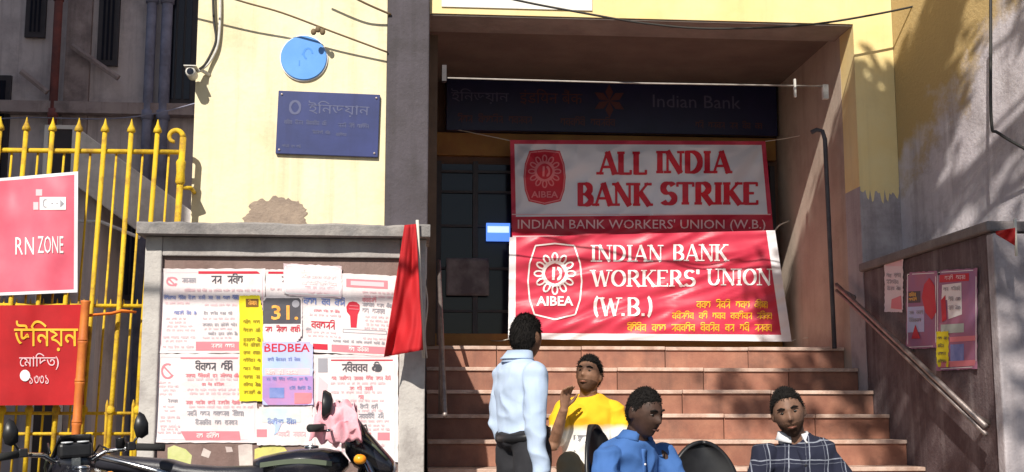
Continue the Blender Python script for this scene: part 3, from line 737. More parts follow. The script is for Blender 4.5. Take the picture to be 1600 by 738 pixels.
# ================================================================== POSTERS ON THE LEFT WALL
PP = PY + .035
def onwall(Y): return lambda u, v, o: at(u, -v, Y - o)
def onside(X): return lambda u, v, o: atx(u, -v, X - o)
class Poster:
    """a sheet measured on the wall it hangs on; everything is printed on top of it"""
    def __init__(s, label, m, x0, y0, x1, y1, mapper, lift, seed, name='poster', cat='poster', group=None, tilt=0.0, curl=.006):
        rs = random.Random(seed); ph = rs.random() * 6
        s.lift = lift; s.r = rs
        def disp(u, v):
            a = (u - x0) / (x1 - x0); b = (-v - y0) / (y1 - y0)
            return curl * ((0.5 + 0.5 * math.sin(6 * a + ph + 4 * b)) * (.25 + abs(a - .5) + .6 * abs(b - .5) ** 2) + .35 * abs(noise.noise(Vector((a * 5 + ph, b * 6, ph)))))
        s.map = lambda u, v, o: mapper(u, v + tilt * (u - x0), o + disp(u, v))
        nn = 22; mb = MB(); jr = random.Random(seed + 100)
        jit = {}
        def edge(a, b):
            i, j = round(a * nn), round(b * nn)
            if i in (0, nn) or j in (0, nn):
                if (i, j) not in jit: jit[(i, j)] = (jr.uniform(-.7, .7), jr.uniform(-.7, .7))
                return jit[(i, j)]
            return (0, 0)
        def sp_(a, b):
            e = edge(a, b)
            cr = max(0, abs(a - .5) + abs(b - .5) - .86)               # corners lift off the wall
            return s.map(x0 + (x1 - x0) * a + e[0], -(y0 + (y1 - y0) * b + e[1]), lift + cr * .12 * (.3 + jr.random() * .2))
        mb.grid(sp_, nn, nn)
        tc_ = jr.choice([(0, 0), (nn - 1, 0), (0, nn - 1), (nn - 1, nn - 1)]); tn = jr.randint(1, 3)   # one torn corner
        keep = [k for k in range(len(mb.f)) if abs(k % nn - tc_[0]) + abs(k // nn - tc_[1]) >= tn]
        mb.f = [mb.f[k] for k in keep]; mb.m = [mb.m[k] for k in keep]
        s.o = tag(mb.build(name, m, None, smooth=True), label, cat, group)
    def put(s, fl, name, m, lift=.0016, small=False):
        o = fl.build(name, m, s.map, s.o, s.lift + lift, maxlen=14, local=(0, 0, 0))
        if small: o['kind'] = 'stuff'
        return o
    def block(s, x0, y0, x1, y1, name, m, lift=.0016): return s.put(Flat().rect(x0, -y1, x1, -y0), name, m, lift)
    def frame(s, x0, y0, x1, y1, m, w=1.2, name='border'):
        f = Flat().line(x0, -y0, x1, -y0, w).line(x0, -y1, x1, -y1, w).line(x0, -y0, x0, -y1, w).line(x1, -y0, x1, -y1, w)
        return s.put(f, name, m, .001, True)
    def body(s, x0, x1, ys, h, m):
        s.lines([(x0 + s.r.uniform(0, 8), x1 - s.r.uniform(0, 14), y, h) for y in ys], m)
    def lines(s, rows, m, name='small_print', lift=.0032):
        f = Flat()
        for (x0, x1, y, h) in rows: f.script(x0, x1, -y - h, h, s.r)
        return s.put(f, name, m, lift, True)
mw = onwall(PP)
# four large white sheets, two by two
p = Poster('white strike poster at the top left corner of the poster wall', paper, 247, 420, 414, 552, mw, .003, 11)
p.frame(252, 426, 410, 547, ink_pink)
p.put(Flat().rect(310, -428, 409, -424), 'rule', ink_red)
p.put(Flat().arc(269, -440, 8, 6, 20, 330, 2.4, 2.4).line(262, -434, 275, -447, 2.4), 'emblem', ink_rose, .0016, True)
p.lines([(284, 306, 434, 8)], ink_grey); p.lines([(330, 388, 430, 13)], ink_black, 'heading')
p.lines([(288, 325, 451, 5), (300, 405, 452, 4)], ink_pink)
p.lines([(256, 372, 462, 6)], ink_blue); p.lines([(272, 306, 486, 6)], ink_blue); p.lines([(318, 368, 487, 5), (316, 372, 505, 5), (325, 370, 519, 5)], ink_grey)
p.lines([(254, 305, 525, 4), (254, 305, 540, 4)], ink_pink)
p.body(256, 304, (472, 496, 502, 508, 514, 531), 3.5, ink_pink); p.body(314, 372, (475, 496, 512, 526), 3.5, ink_pink)
p.block(306, 534, 374, 548, 'red_bar', ink_rose); p.lines([(330, 366, 537, 7)], ink_white, lift=.0048)
p = Poster('white strike poster at the lower left of the poster wall, red strip at its foot', paper, 238, 553, 402, 692, mw, .005, 12)
p.frame(243, 558, 398, 687, ink_pink)
p.put(Flat().arc(262, -580, 9, 11, 60, 330, 2.5, 2.5).line(255, -572, 270, -588, 2.5), 'emblem', ink_rose, .0016, True)
p.put(Flat().rect(282, -561, 372, -558.5), 'rule', ink_rose)
p.lines([(305, 362, 566, 13)], ink_black, 'heading'); p.lines([(290, 372, 584, 6), (315, 350, 598, 5), (290, 374, 626, 6)], ink_rose)
p.lines([(262, 280, 624, 5), (292, 380, 642, 8), (305, 375, 656, 8)], ink_grey)
p.lines([(250, 280, 650, 4), (250, 280, 664, 4), (246, 282, 674, 4)], ink_pink)
p.body(248, 280, (596, 602, 608, 614, 634, 640, 656, 669), 3.5, ink_pink); p.body(288, 396, (591, 607, 613, 634), 4, ink_pink)
p.put(Flat().poly([(282, -674), (374, -674), (376, -688), (290, -688)]), 'red_bar', ink_rose); p.lines([(307, 344, 677, 8)], ink_white, lift=.0048)
p = Poster('white strike poster in the top middle of the poster wall, under a pink sheet', paper, 415, 421, 476, 552, mw, .006, 13)
p.put(Flat().rect(418, -428, 470, -424.5), 'rule', ink_red); p.lines([(440, 468, 431, 12)], ink_black, 'heading'); p.lines([(422, 466, 450, 4)], ink_pink)
p = Poster('white strike poster at the top right of the poster wall, with a raised red fist', paper, 470, 424, 624, 550, mw, .009, 14, tilt=-.05)
p.body(476, 536, (456, 489, 516, 522), 3.5, ink_pink); p.body(566, 616, (450, 456, 488, 494, 500, 506, 522), 3.5, ink_pink)
p.block(541, 432, 606, 445, 'red_bar', ink_rose); p.block(548, 435, 600, 442, 'red_bar_centre', ink_pink, .0034)
p.lines([(480, 534, 430, 4), (480, 534, 438, 4), (476, 536, 446, 5)], ink_pink)
p.lines([(474, 538, 464, 11)], ink_blue, 'heading'); p.lines([(566, 612, 468, 6), (566, 605, 476, 8)], ink_grey); p.lines([(566, 590, 460, 7), (490, 530, 482, 4)], ink_rose)
fist = Flat()
fist.poly([(541, -476), (545, -469), (551, -467), (557, -468), (562, -472), (562, -480), (559, -487), (557, -508), (548, -508), (547, -490), (542, -484)])
p.put(fist, 'raised_fist', ink_red)
p.put(Flat().line(546, -474, 560, -474, 1).line(545, -479, 561, -479, 1), 'knuckle_lines', ink_rose, .0034, True)
p.lines([(486, 530, 500, 12)], ink_red, 'heading'); p.lines([(478, 486, 512, 4), (520, 600, 528, 4)], ink_grey); p.frame(536, 511, 604, 516, ink_grey)
p.block(518, 536, 606, 547, 'red_bar', ink_rose); p.lines([(545, 580, 538, 7)], ink_white, lift=.0048); p.block(489, 536, 512, 545, 'red_tab', ink_red)
p = Poster('white strike poster at the lower right of the poster wall, beside the pillar', paper, 488, 554, 622, 722, mw, .008, 15)
p.frame(492, 558, 617, 718, ink_pink); p.put(Flat().rect(517, -564, 614, -562), 'rule', ink_red)
p.body(516, 612, (597, 611, 624, 640, 656, 663, 669, 694, 702), 4, ink_pink)
p.block(497, 560, 512, 582, 'dark_tab', ink_grey); p.lines([(534, 594, 568, 13)], ink_black, 'heading')
p.lines([(518, 610, 588, 6), (546, 582, 604, 6), (560, 568, 617, 7)], ink_rose); p.lines([(540, 590, 632, 7), (560, 598, 646, 8)], ink_grey)
p.put(Flat().poly([(498, -588), (512, -600), (508, -640), (496, -640)]), 'picture', ink_pink)
p.block(590, 676, 609, 688, 'red_bar', ink_rose); p.block(520, 676, 580, 688, 'red_bar', ink_rose)
p = Poster('small white poster with pale green picture at the foot of the yellow strip', paper, 401, 633, 488, 696, mw, .010, 16)
p.block(409, 638, 470, 660, 'picture', mat('pale_green_ink', (0.62, 0.68, 0.62), (0.5, 0.6, 0.68), 9)); p.lines([(418, 462, 655, 8)], ink_blue)
p.put(Flat().poly([(424, -656), (440, -662), (434, -676), (428, -680), (430, -668)]), 'drawing', ink_sky, .0034)
p.block(401, 671, 417, 683, 'red_bar', ink_rose); p.lines([(432, 484, 674, 8)], ink_pink)
p = Poster('thin pink paper sheet pasted over the top of the poster wall', paper_pink, 443, 412, 534, 462, mw, .014, 17, tilt=-.045)
p.frame(446, 415, 531, 458, ink_white, 2.0)
p.lines([(470, 526, 428, 5), (470, 526, 438, 5)], ink_white)
p = Poster('tall yellow paper strip with dark lines in the middle of the poster wall', paper_yellow, 374, 462, 411, 627, mw, .016, 18)
p.block(384, 467, 404, 480, 'dark_label', mat('brown_ink', (0.2, 0.1, 0.02), None)); p.lines([(389, 400, 470, 7)], ink_orange, lift=.0048)
p.lines([(380, 406, y, 6) for y in (500, 513, 528, 536, 548, 560, 573, 586, 598, 610)], mat('olive_ink', (0.3, 0.22, 0.02), None))
p = Poster('black and orange number poster beside the yellow strip on the poster wall', paper, 411, 464, 472, 536, mw, .018, 19)
p.block(411, 466, 470, 506, 'black_panel', ink_black); p.put(Flat().font('31.', 424, 466, -500, 23, .02), 'number', ink_orange, .0036)
p.put(Flat().disc(462, -475, 6, 6, 12), 'badge', ink_grey, .0036); p.lines([(414, 468, 510, 9)], ink_red, 'heading')
p = Poster('blue and violet leaflet with red heading below the black number poster', ink_sky, 410, 534, 489, 633, mw, .020, 20)
p.put(Flat().font('BEDBEA', 413, 484, -550, 13, .015), 'heading', ink_red); p.block(410, 588, 489, 633, 'violet_panel', ink_violet)
p.lines([(418, 474, 559, 5)], ink_blue); p.block(414, 576, 484, 586, 'pale_band', ink_pink); p.lines([(416, 470, 578, 7)], ink_white, lift=.0048)
p.block(421, 606, 444, 622, 'picture', ink_blue, .0036); p.lines([(416, 480, 590, 5), (452, 486, 604, 5)], ink_blue, lift=.0036); p.block(460, 614, 487, 631, 'rose_panel', ink_rose, .0036)
# faded paint under the posters
f = Flat().poly([(262, -700), (272, -696), (290, -702), (300, -712), (296, -738), (270, -760), (262, -730)])
fp = f.build('faded_wall_painting', mural_g, mw, pw, .0008); fp['label'] = 'faded pale green wall painting under the posters'
f = Flat().poly([(398, -702), (420, -694), (440, -694), (448, -704), (444, -722), (418, -730), (396, -760)])
fp = f.build('faded_wall_painting', mural_y, mw, pw, .0008); fp['label'] = 'faded yellow wall painting under the posters'
f = Flat().poly([(318, -700), (330, -706), (326, -716), (314, -712)]); f.build('paint_fleck', mural_w, mw, pw, .0008)
f = Flat().poly([(352, -698), (362, -699), (364, -706), (354, -707)]); f.build('paint_fleck', mural_w, mw, pw, .0008)
f = Flat().poly([(372, -696), (394, -692), (396, -760), (376, -760)]); f.build('paint_fleck', mural_w, mw, pw, .0008)

# posters on the right parapet
ms = onside(XR)
p = Poster('small torn white notice left of the dark posters on the right parapet', paper_pink, 1382, 403, 1411, 488, ms, .003, 31, name='notice', cat='notice')
p.block(1384, 406, 1409, 416, 'heading_box', ink_pink); p.lines([(1385, 1409, 428, 6), (1385, 1407, 438, 6), (1386, 1406, 448, 6)], ink_grey)
p.put(Flat().poly([(1393, -468), (1408, -462), (1409, -484), (1392, -482)]), 'picture', ink_rose)
p = Poster('dark purple poster with red figure, left of the pair on the right parapet', paper_dark, 1416, 426, 1464, 546, ms, .004, 32, tilt=.05)
p.frame(1418, 429, 1462, 543, ink_white, 1.2)
p.block(1419, 456, 1438, 474, 'dark_panel', ink_black); p.lines([(1420, 1437, 458, 6), (1420, 1437, 466, 5)], ink_orange, lift=.0048)
p.put(Flat().poly([(1444, -446), (1452, -436), (1460, -448), (1463, -490), (1456, -502), (1446, -490), (1440, -466)]), 'red_figure', ink_red, .003)
p.block(1418, 480, 1444, 520, 'pale_panel', ink_sky); p.lines([(1420, 1442, 486, 6), (1420, 1442, 498, 6)], ink_grey, lift=.0048)
p.put(Flat().poly([(1424, -530), (1430, -508), (1438, -530)]), 'small_figure', ink_red, .0048)
p = Poster('larger dark purple and red poster with white panel on the right parapet', paper_dark, 1463, 423, 1527, 580, ms, .007, 33, tilt=.06)
p.frame(1465, 426, 1525, 577, ink_white, 1.2); p.block(1468, 430, 1514, 442, 'red_bar', ink_red); p.lines([(1476, 1508, 432, 7)], ink_pink, lift=.0048)
p.put(Flat().poly([(1472, -446), (1502, -444), (1503, -494), (1482, -500), (1480, -470), (1471, -470)]), 'pale_panel', ink_white); p.lines([(1474, 1500, 450, 6), (1482, 1500, 466, 6), (1482, 1500, 480, 6)], ink_grey, lift=.0048)
p.put(Flat().poly([(1470, -470), (1477, -462), (1479, -500), (1472, -504)]), 'red_figure', ink_red, .003)
p.block(1470, 508, 1506, 522, 'pale_band', mat('pale_green_ink2', (0.45, 0.5, 0.46), None)); p.block(1484, 528, 1524, 536, 'rose_band', ink_rose)
p.block(1485, 540, 1506, 566, 'blue_panel', ink_blue); p.block(1466, 566, 1524, 575, 'rose_band', ink_rose, .0022)
p = Poster('narrow yellow strip pasted across the two dark posters on the right parapet', paper_yellow, 1463, 518, 1482, 574, ms, .012, 34, name='paper_strip', cat='poster')
p.lines([(1465, 1480, y, 5) for y in (526, 538, 550, 562)], ink_black)

# ================================================================== BANNERS IN THE PORCH
BNY = BY - .30
def lerp(a, b, t): return a + (b - a) * t
class Banner:
    def __init__(s, name, label, TL, TR, BR, BL, Y, disp, regions, mats, nu, nv, cat='banner'):
        s.disp = disp; s.Y = Y
        s.map = lambda u, v, o: at(u, -v, Y - disp(u, -v) - o)
        mb = MB()
        def fn(a, b):
            x = lerp(lerp(TL[0], TR[0], a), lerp(BL[0], BR[0], a), b); y = lerp(lerp(TL[1], TR[1], a), lerp(BL[1], BR[1], a), b)
            return s.map(x, -y, 0)
        mb.grid(fn, nu, nv, regions)
        s.o = tag(mb.build(name, mats, None, smooth=True), label, cat)
    def put(s, fl, name, m, lift=.005, small=False):
        o = fl.build(name, m, s.map, s.o, lift, maxlen=7, local=(0, 0, 0))
        if small: o['kind'] = 'stuff'
        return o
def d_top(x, y):
    a, b = (x - 797) / 400, (y - 220) / 150
    w = .018 * math.sin(3.2 * a * math.pi + 2.6 * b) * (1 - .5 * b)
    for (cx, s) in ((0, 1), (1, -1)):                 # folds radiating from the two top corners
        dx = (a - cx) * 2.6 * s; ang = math.atan2(b + .03, dx + .03); rr_ = math.hypot(b, dx)
        w += .013 * math.sin(ang * 11) * math.exp(-rr_ * 1.3) * min(1, rr_ * 5)
    w += .045 * noise.noise(Vector((a * 5 + b * 1.5, b * 2.2, 2))) + .020 * (1 - 2 * abs(noise.noise(Vector((a * 9 + 3 * b, b * 4 - a * 3, 9)))))
    return w + .02 * b
def d_low(x, y):
    a, b = (x - 797) / 430, (y - 370) / 165
    w = .016 * math.sin(2.4 * a * math.pi + 1.4 * b + 1)
    w += .010 * math.sin(9 * (b + .45 * a) * math.pi) * math.exp(-((a - .3) * 2.2) ** 2)
    w += .05 * noise.noise(Vector((a * 5 - b, b * 3, 7))) + .026 * (1 - 2 * abs(noise.noise(Vector((a * 6 + 2 * b, b * 7 + a * 5, 3)))))
    return w + .02
NU, NV = 120, 50
def reg_top(i, j):
    b = (j + .5) / NV
    if b > .78: return 1
    if b < .035 or i < 2 or i > NU - 3: return 2
    return 0
bt_ = Banner('strike_banner', 'upper pale grey banner with ALL INDIA BANK STRIKE in red', (797, 219), (1196, 221), (1209, 367), (800, 373), BNY, d_top, reg_top, [grey_flex, maroon_flex, pink_flex], NU, NV)
bt_.put(Flat().serif('ALL', 934, 1012, -273, 36, .26, .11), 'lettering', ink_red)
bt_.put(Flat().serif('INDIA', 1024, 1142, -271, 35, .26, .11), 'lettering', ink_red)
bt_.put(Flat().serif('BANK', 901, 1018, -322, 36, .26, .11), 'lettering', ink_red)
bt_.put(Flat().serif('STRIKE', 1032, 1186, -320, 35, .26, .11), 'lettering', ink_red)
bt_.put(Flat().font("INDIAN BANK WORKERS' UNION (W.B.)", 809, 1196, -362, 19, .004), 'lettering_line', ink_pink, .005, True)
bt_.put(Flat().rect(801, -371, 1206, -368.5).rect(800, -336, 1204, -334.5), 'white_rule', ink_pink, .004, True)
def emblem(b, cx, cy, w, h, shield, petals, fill):
    """gear-like flower in a barrel shield, letters below"""
    def sh(k): return [(cx - .36 * w * k, -(cy - .5 * h * k)), (cx, -(cy - .53 * h * k)), (cx + .36 * w * k, -(cy - .5 * h * k)), (cx + .47 * w * k, -(cy - .25 * h * k)), (cx + .5 * w * k, -cy), (cx + .47 * w * k, -(cy + .25 * h * k)),
                       (cx + .38 * w * k, -(cy + .46 * h * k)), (cx, -(cy + .53 * h * k)), (cx - .38 * w * k, -(cy + .46 * h * k)), (cx - .47 * w * k, -(cy + .25 * h * k)), (cx - .5 * w * k, -cy), (cx - .47 * w * k, -(cy - .25 * h * k))]
    if fill: b.put(Flat().poly(sh(1)), 'emblem_shield', fill, .004)
    q = sh(.94 if fill else 1); f = Flat()
    for a_, c_ in zip(q, q[1:] + q[:1]): f.line(*a_, *c_, .028 * w)
    b.put(f, 'emblem_outline', shield, .0055, True)
    f = Flat(); fy = cy - .11 * h; r_ = .30 * w
    for i in range(12):
        t = 2 * math.pi * i / 12; px, py = cx + r_ * math.cos(t), -fy + r_ * math.sin(t)
        pts = [(px + .085 * w * math.cos(t) * math.cos(s_) - .05 * w * math.sin(t) * math.sin(s_), py + .085 * w * math.sin(t) * math.cos(s_) + .05 * w * math.cos(t) * math.sin(s_)) for s_ in [2 * math.pi * k / 10 for k in range(10)]]
        for a_, c_ in zip(pts, pts[1:] + pts[:1]): f.line(*a_, *c_, .032 * w)
    f.arc(cx, -fy, .215 * w, .215 * w, 0, 360, .05 * w, n=20)
    b.put(f, 'emblem_flower', petals, .0055, True)
    f = Flat().line(cx - .03 * w, -fy - .12 * w, cx - .02 * w, -fy + .12 * w, .05 * w).arc(cx + .03 * w, -fy, .08 * w, .11 * w, -80, 80, .04 * w)
    b.put(f, 'emblem_figure', petals, .0055, True)
    return fy
emblem(bt_, 851, 277, 66, 82, ink_rose, ink_rose, ink_red)
bt_.put(Flat().font('AIBEA', 830, 872, -309, 10, .02), 'emblem_letters', ink_rose, .0065)

def reg_low(i, j):
    a, b = (i + .5) / NU, (j + .5) / NV
    if b > .93 or a < .026 or a > .965: return 1
    return 0
bl_ = Banner('union_banner', 'lower red banner with white border reading INDIAN BANK WORKERS UNION', (796, 371), (1211, 360), (1237, 534), (794, 530), BNY - .07, d_low, reg_low, [red_flex, white_flex], NU, NV)
bl_.put(Flat().serif('INDIAN', 922, 1036, -409, 26), 'lettering', ink_white)
bl_.put(Flat().serif('BANK', 1050, 1138, -408, 26), 'lettering', ink_white)
bl_.put(Flat().serif("WORKERS'", 924, 1094, -448, 26), 'lettering', ink_white)
bl_.put(Flat().serif('UNION', 1104, 1206, -446, 26), 'lettering', ink_white)
bl_.put(Flat().serif('(W.B.)', 924, 1023, -494, 29), 'lettering', ink_white, .005, True)
emblem(bl_, 867, 440, 84, 112, ink_white, ink_white, None)
bl_.put(Flat().font('AIBEA', 838, 896, -478, 15, .025), 'emblem_letters', ink_white, .006)
rr = random.Random(21); f = Flat(); f.script(1088, 1198, -482, 12, rr); bl_.put(f, 'small_print', ink_yellow, .005, True)
f = Flat(); f.script(1050, 1206, -499, 11, rr); f.script(980, 1206, -518, 12, rr); bl_.put(f, 'small_print', ink_yellow, .005, True)
tie = mat('rope', (0.6, 0.57, 0.5), None)
cable('banner_cord', 'thin cord tying the upper right corner of the banners to the porch wall', [at(1196, 221, BNY), at(1230, 216, BNY - .2), at(1278, 206, BNY - .6)], .004, tie)
cable('banner_cord', 'thin cord holding the banners on the left at the porch jamb', [at(797, 220, BNY), at(750, 210, BNY + .1), at(700, 200, BNY + .2)], .004, tie)
cable('banner_cord', 'short pale cord at the right edge where the two banners meet', [at(1210, 362, BNY - .05), at(1218, 352, BNY - .1), atx(1234, 345, XR - .01)], .006, tie)
cable('banner_cord', 'thin cord tying the foot of the lower banner to the window grille', [at(796, 530, BNY - .07), at(780, 533, BNY + .05), at(765, 532, BY - .06)], .004, tie)
cable('banner_cord', 'thin cord from the lower right banner corner to the porch wall', [at(1237, 533, BNY - .07), at(1246, 530, BNY - .1), atx(1262, 528, XR - .004)], .004, tie)

# ================================================================== BANNERS AND FLAG ON THE GATE
GBY = GY - .07
def d_gate(x, y): return .02 * math.sin(x * .045 + y * .012) + .012 * noise.noise(Vector((x * .03, y * .02, 1)))
def reg_g(i, j):
    if i > 57 or j > 38 or j < 1: return 1
    return 0
gb = Banner('zone_banner', 'faded rose red banner with white border hung high on the yellow gate', (-50, 283), (122, 268), (121, 457), (-50, 464), GBY, d_gate, reg_g, [mat('sun_faded_rose_flex', (0.72, 0.15, 0.21), (0.68, 0.10, 0.16), 2.5, 0.45), white_flex], 60, 40)
gb.put(Flat().font('R', 24, 36, -398, 27, .0), 'lettering', ink_white)
gb.put(Flat().font('N', 39, 53, -398, 27, .0), 'lettering', ink_white)
gb.put(Flat().font('ZONE', 59, 99, -396, 27, .0), 'lettering', ink_white)
gb.put(Flat().rect(62, -328, 103, -308), 'label_box', ink_white, .004)
gb.put(Flat().rect(56, -306, 66, -296).rect(52, -328, 60, -316), 'label_tabs', ink_pink, .004, True)
gb.put(Flat().arc(71, -318, 3.5, 6, 60, 300, 1.6).line(80, -318, 83, -318, 2).line(88, -318, 90, -318, 2).poly([(94, -312), (100, -318), (94, -324)]), 'label_marks', ink_grey, .006, True)
gb2 = Banner('bengali_banner', 'bright red cloth banner with yellow Bengali lettering on the orange pole', (-50, 478), (131, 476), (131, 633), (-50, 634), GBY - .12, lambda x, y: .02 * math.sin(x * .05 + 1) + .01 * noise.noise(Vector((x * .04, y * .02, 4))), 0, [red_cloth], 60, 40)
gb2.put(Flat().font('উিনয়ন', 22, 122, -549, 48, .006), 'lettering', ink_yellow, .006, True)
gb2.put(Flat().font('েমািদত)', 30, 92, -578, 26, .0), 'lettering', ink_pink, .006, True)
gb2.put(Flat().disc(39, -587, 8, 9), 'white_dot', ink_white, .006)
gb2.put(Flat().font('১৩৩১', 46, 76, -600, 14), 'lettering', ink_pink, .006, True)
c = at(122, 560, GBY - .14); cb_ = at(118, 738, GBY - .14)
pole = empty('bamboo_pole', (cb_.x, GBY - .15, 0), 'orange painted bamboo pole standing in front of the gate', 'pole')
zt_ = at(126, 470, GBY - .15).z
tp_ = at(134, 470, GBY - .15).x - cb_.x
ns = 7
for i in range(ns):
    a = Vector((tp_ * (i / ns) - .03 * (1 - i / ns), 0, zt_ * i / ns)); b = Vector((tp_ * ((i + 1) / ns) - .03 * (1 - (i + 1) / ns), 0, zt_ * (i + 1) / ns))
    MB().tube([a, a.lerp(b, .04), a.lerp(b, .1), a.lerp(b, .9), a.lerp(b, .96), b], [.034, .034, .029, .029, .033, .033], 10).build('cane_section', orange_pole, pole, smooth=True)
tag(MB().tube([at(131, 494, GBY - .08), at(150, 492, GBY - .1), at(175, 490, GBY - .06), at(190, 486, GBY - .08), at(212, 488, GBY - .03)], [.03, .022, .026, .03, .02], 8, flat=.4).build('orange_ribbon', orange_cloth, smooth=True), 'twisted orange cloth ribbon tied along the gate rail', 'ribbon')
# red flag leaning over the poster wall
FYY = PY - .2
def flag_pt(a, b):
    tl = Vector((632, 352)); tr = Vector((650, 350)); bl = Vector((600, 558)); br = Vector((661, 547))
    l = tl.lerp(bl, b); r = tr.lerp(br, b); p = l.lerp(r, a)
    dy = (.032 * math.sin(a * 6 + b * 3 + 1.5 * noise.noise(Vector((b * 3, a, 5)))) + .035 * noise.noise(Vector((a * 5, b * 4, 2)))) * (.25 + b)
    return at(p.x, p.y, FYY - dy + .05 * (1 - b))
flag = empty('red_flag', at(646, 352, FYY + .07), 'plain red cloth flag drooping over the right end of the poster wall', 'flag')
fl_ = flag.location
mb = MB(); mb.grid(lambda a, b: flag_pt(a, b) - fl_, 26, 34); mb.build('cloth', red_cloth, flag, smooth=True, solid=.002)
MB().tube([at(652, 344, FYY + .06) - fl_, at(656, 440, FYY + .08) - fl_, at(662, 560, FYY + .12) - fl_], .009, 8).build('stick', tie, flag, smooth=True)
rf = empty('red_flag', atx(1600, 352, XR - .04), 'corner of a small red flag at the right edge above the parapet', 'flag')
l = rf.location
mb = MB(); mb.grid(lambda a, b: atx(lerp(1556, 1586, a), lerp(362 - 6 * a, 366 + 18 * a, b), XR - .05 + .015 * math.sin(a * 9 + b * 4)) - l, 14, 8); mb.build('cloth', red_cloth, rf, smooth=True, solid=.002)
MB().tube([atx(1586, 342, XR - .03) - l, atx(1588, 400, XR - .03) - l], .008, 8).build('stick', tie, rf, smooth=True)

# ================================================================== OUTSIDE THE FRAME: WHAT SHADES THE PLACE
nb = empty('alley_shade_house', (-9, 4.6, 0), 'unseen house block added left of the gate to shade the alley', 'building')
box('wall', concrete_far, nb, -14, -4.6, 4.4, 6.2, 0, 11.6)  # added out of view to keep sun off the alley, clear of the gate
box('roof', plaster, nb, -14.2, -4.5, 4.2, 6.4, 11.601, 11.8)
for fz in (1.2, 4.4, 7.6):
    for i in range(4): box('window', frame_dark, nb, -13.2 + i * 2.3, -12.1 + i * 2.3, 4.36, 4.398, fz, fz + 1.5)  # windows dress the added shade block as a house

tree = empty('street_tree', (4.9, 1.9, 0), 'leafy street tree over the pavement, outside the picture', 'tree')
MB().tube([(0, 0, -.05), (-.05, .05, 1.5), (-.2, .1, 3.2), (-.5, .2, 4.6), (-1.1, .3, 5.6)], [.22, .18, .16, .13, .1], 12).build('trunk', bark_m, tree, smooth=True)
lims = []
rt = random.Random(77)
for i in range(9):
    t = Vector((-2.6 + rt.uniform(-1.5, 1.5), .8 + rt.uniform(-1.8, 1.8), 6.9 + rt.uniform(-.5, .6)))
    a = Vector((-.6, .22, 4.7 + rt.uniform(-.4, .7)))
    lims.append(t)
    m_ = a.lerp(t, .5) + Vector((0, 0, .3))
    MB().tube([a, m_, t], [.07, .04, .015], 7).build('limb', bark_m, tree, smooth=True)
lv = MB()
def clump(x, y, z, n, r_):
    cc_ = Vector((x - 4.9, y - 1.9, z))
    for k in range(n):
        p = cc_ + Vector((rt.gauss(0, r_), rt.gauss(0, r_), rt.gauss(0, r_ * .7)))
        a = Vector((rt.uniform(-1, 1), rt.uniform(-1, 1), rt.uniform(-.5, .5))).normalized(); b = a.cross(Vector((rt.uniform(-1, 1), rt.uniform(-1, 1), rt.uniform(-1, 1)))).normalized()
        s_ = rt.uniform(.05, .085)
        lv.add([p - a * s_, p + b * s_ * .5, p + a * s_, p - b * s_ * .5], [(0, 1, 2, 3)])
cnt = 0
while cnt < 170:                                   # the thick inner crown, towards the house
    x, y, z = rt.uniform(.72, 2.9), rt.uniform(1.0, 4.3), 7.1 + rt.uniform(-.45, .45)
    if y < 2.95 + 1.5 * (x - 1.45) and x > .95: continue
    clump(x - .47 * (z - 7.1) * .8, y - 1.22 * (z - 7.1) * .8, z, 60, .12); cnt += 1
for (n_, x0, x1, y0, y1, k0, k1, r_) in ((30, 1.0, 2.7, .3, 3.8, 14, 30, .085), (16, -.55, .45, 1.0, 2.1, 18, 36, .09), (34, .3, 1.0, -.6, 2.5, 24, 46, .12)):
    for _ in range(n_):                            # looser sprays on the street side
        clump(rt.uniform(x0, x1), rt.uniform(y0, y1), 7.1 + rt.uniform(-.3, .3), rt.randint(k0, k1), r_)
me = bpy.data.meshes.new('crown'); me.from_pydata(lv.v, [], lv.f); me.materials.append(leaf_m)
o = bpy.data.objects.new('crown', me); col.objects.link(o); o.parent = tree

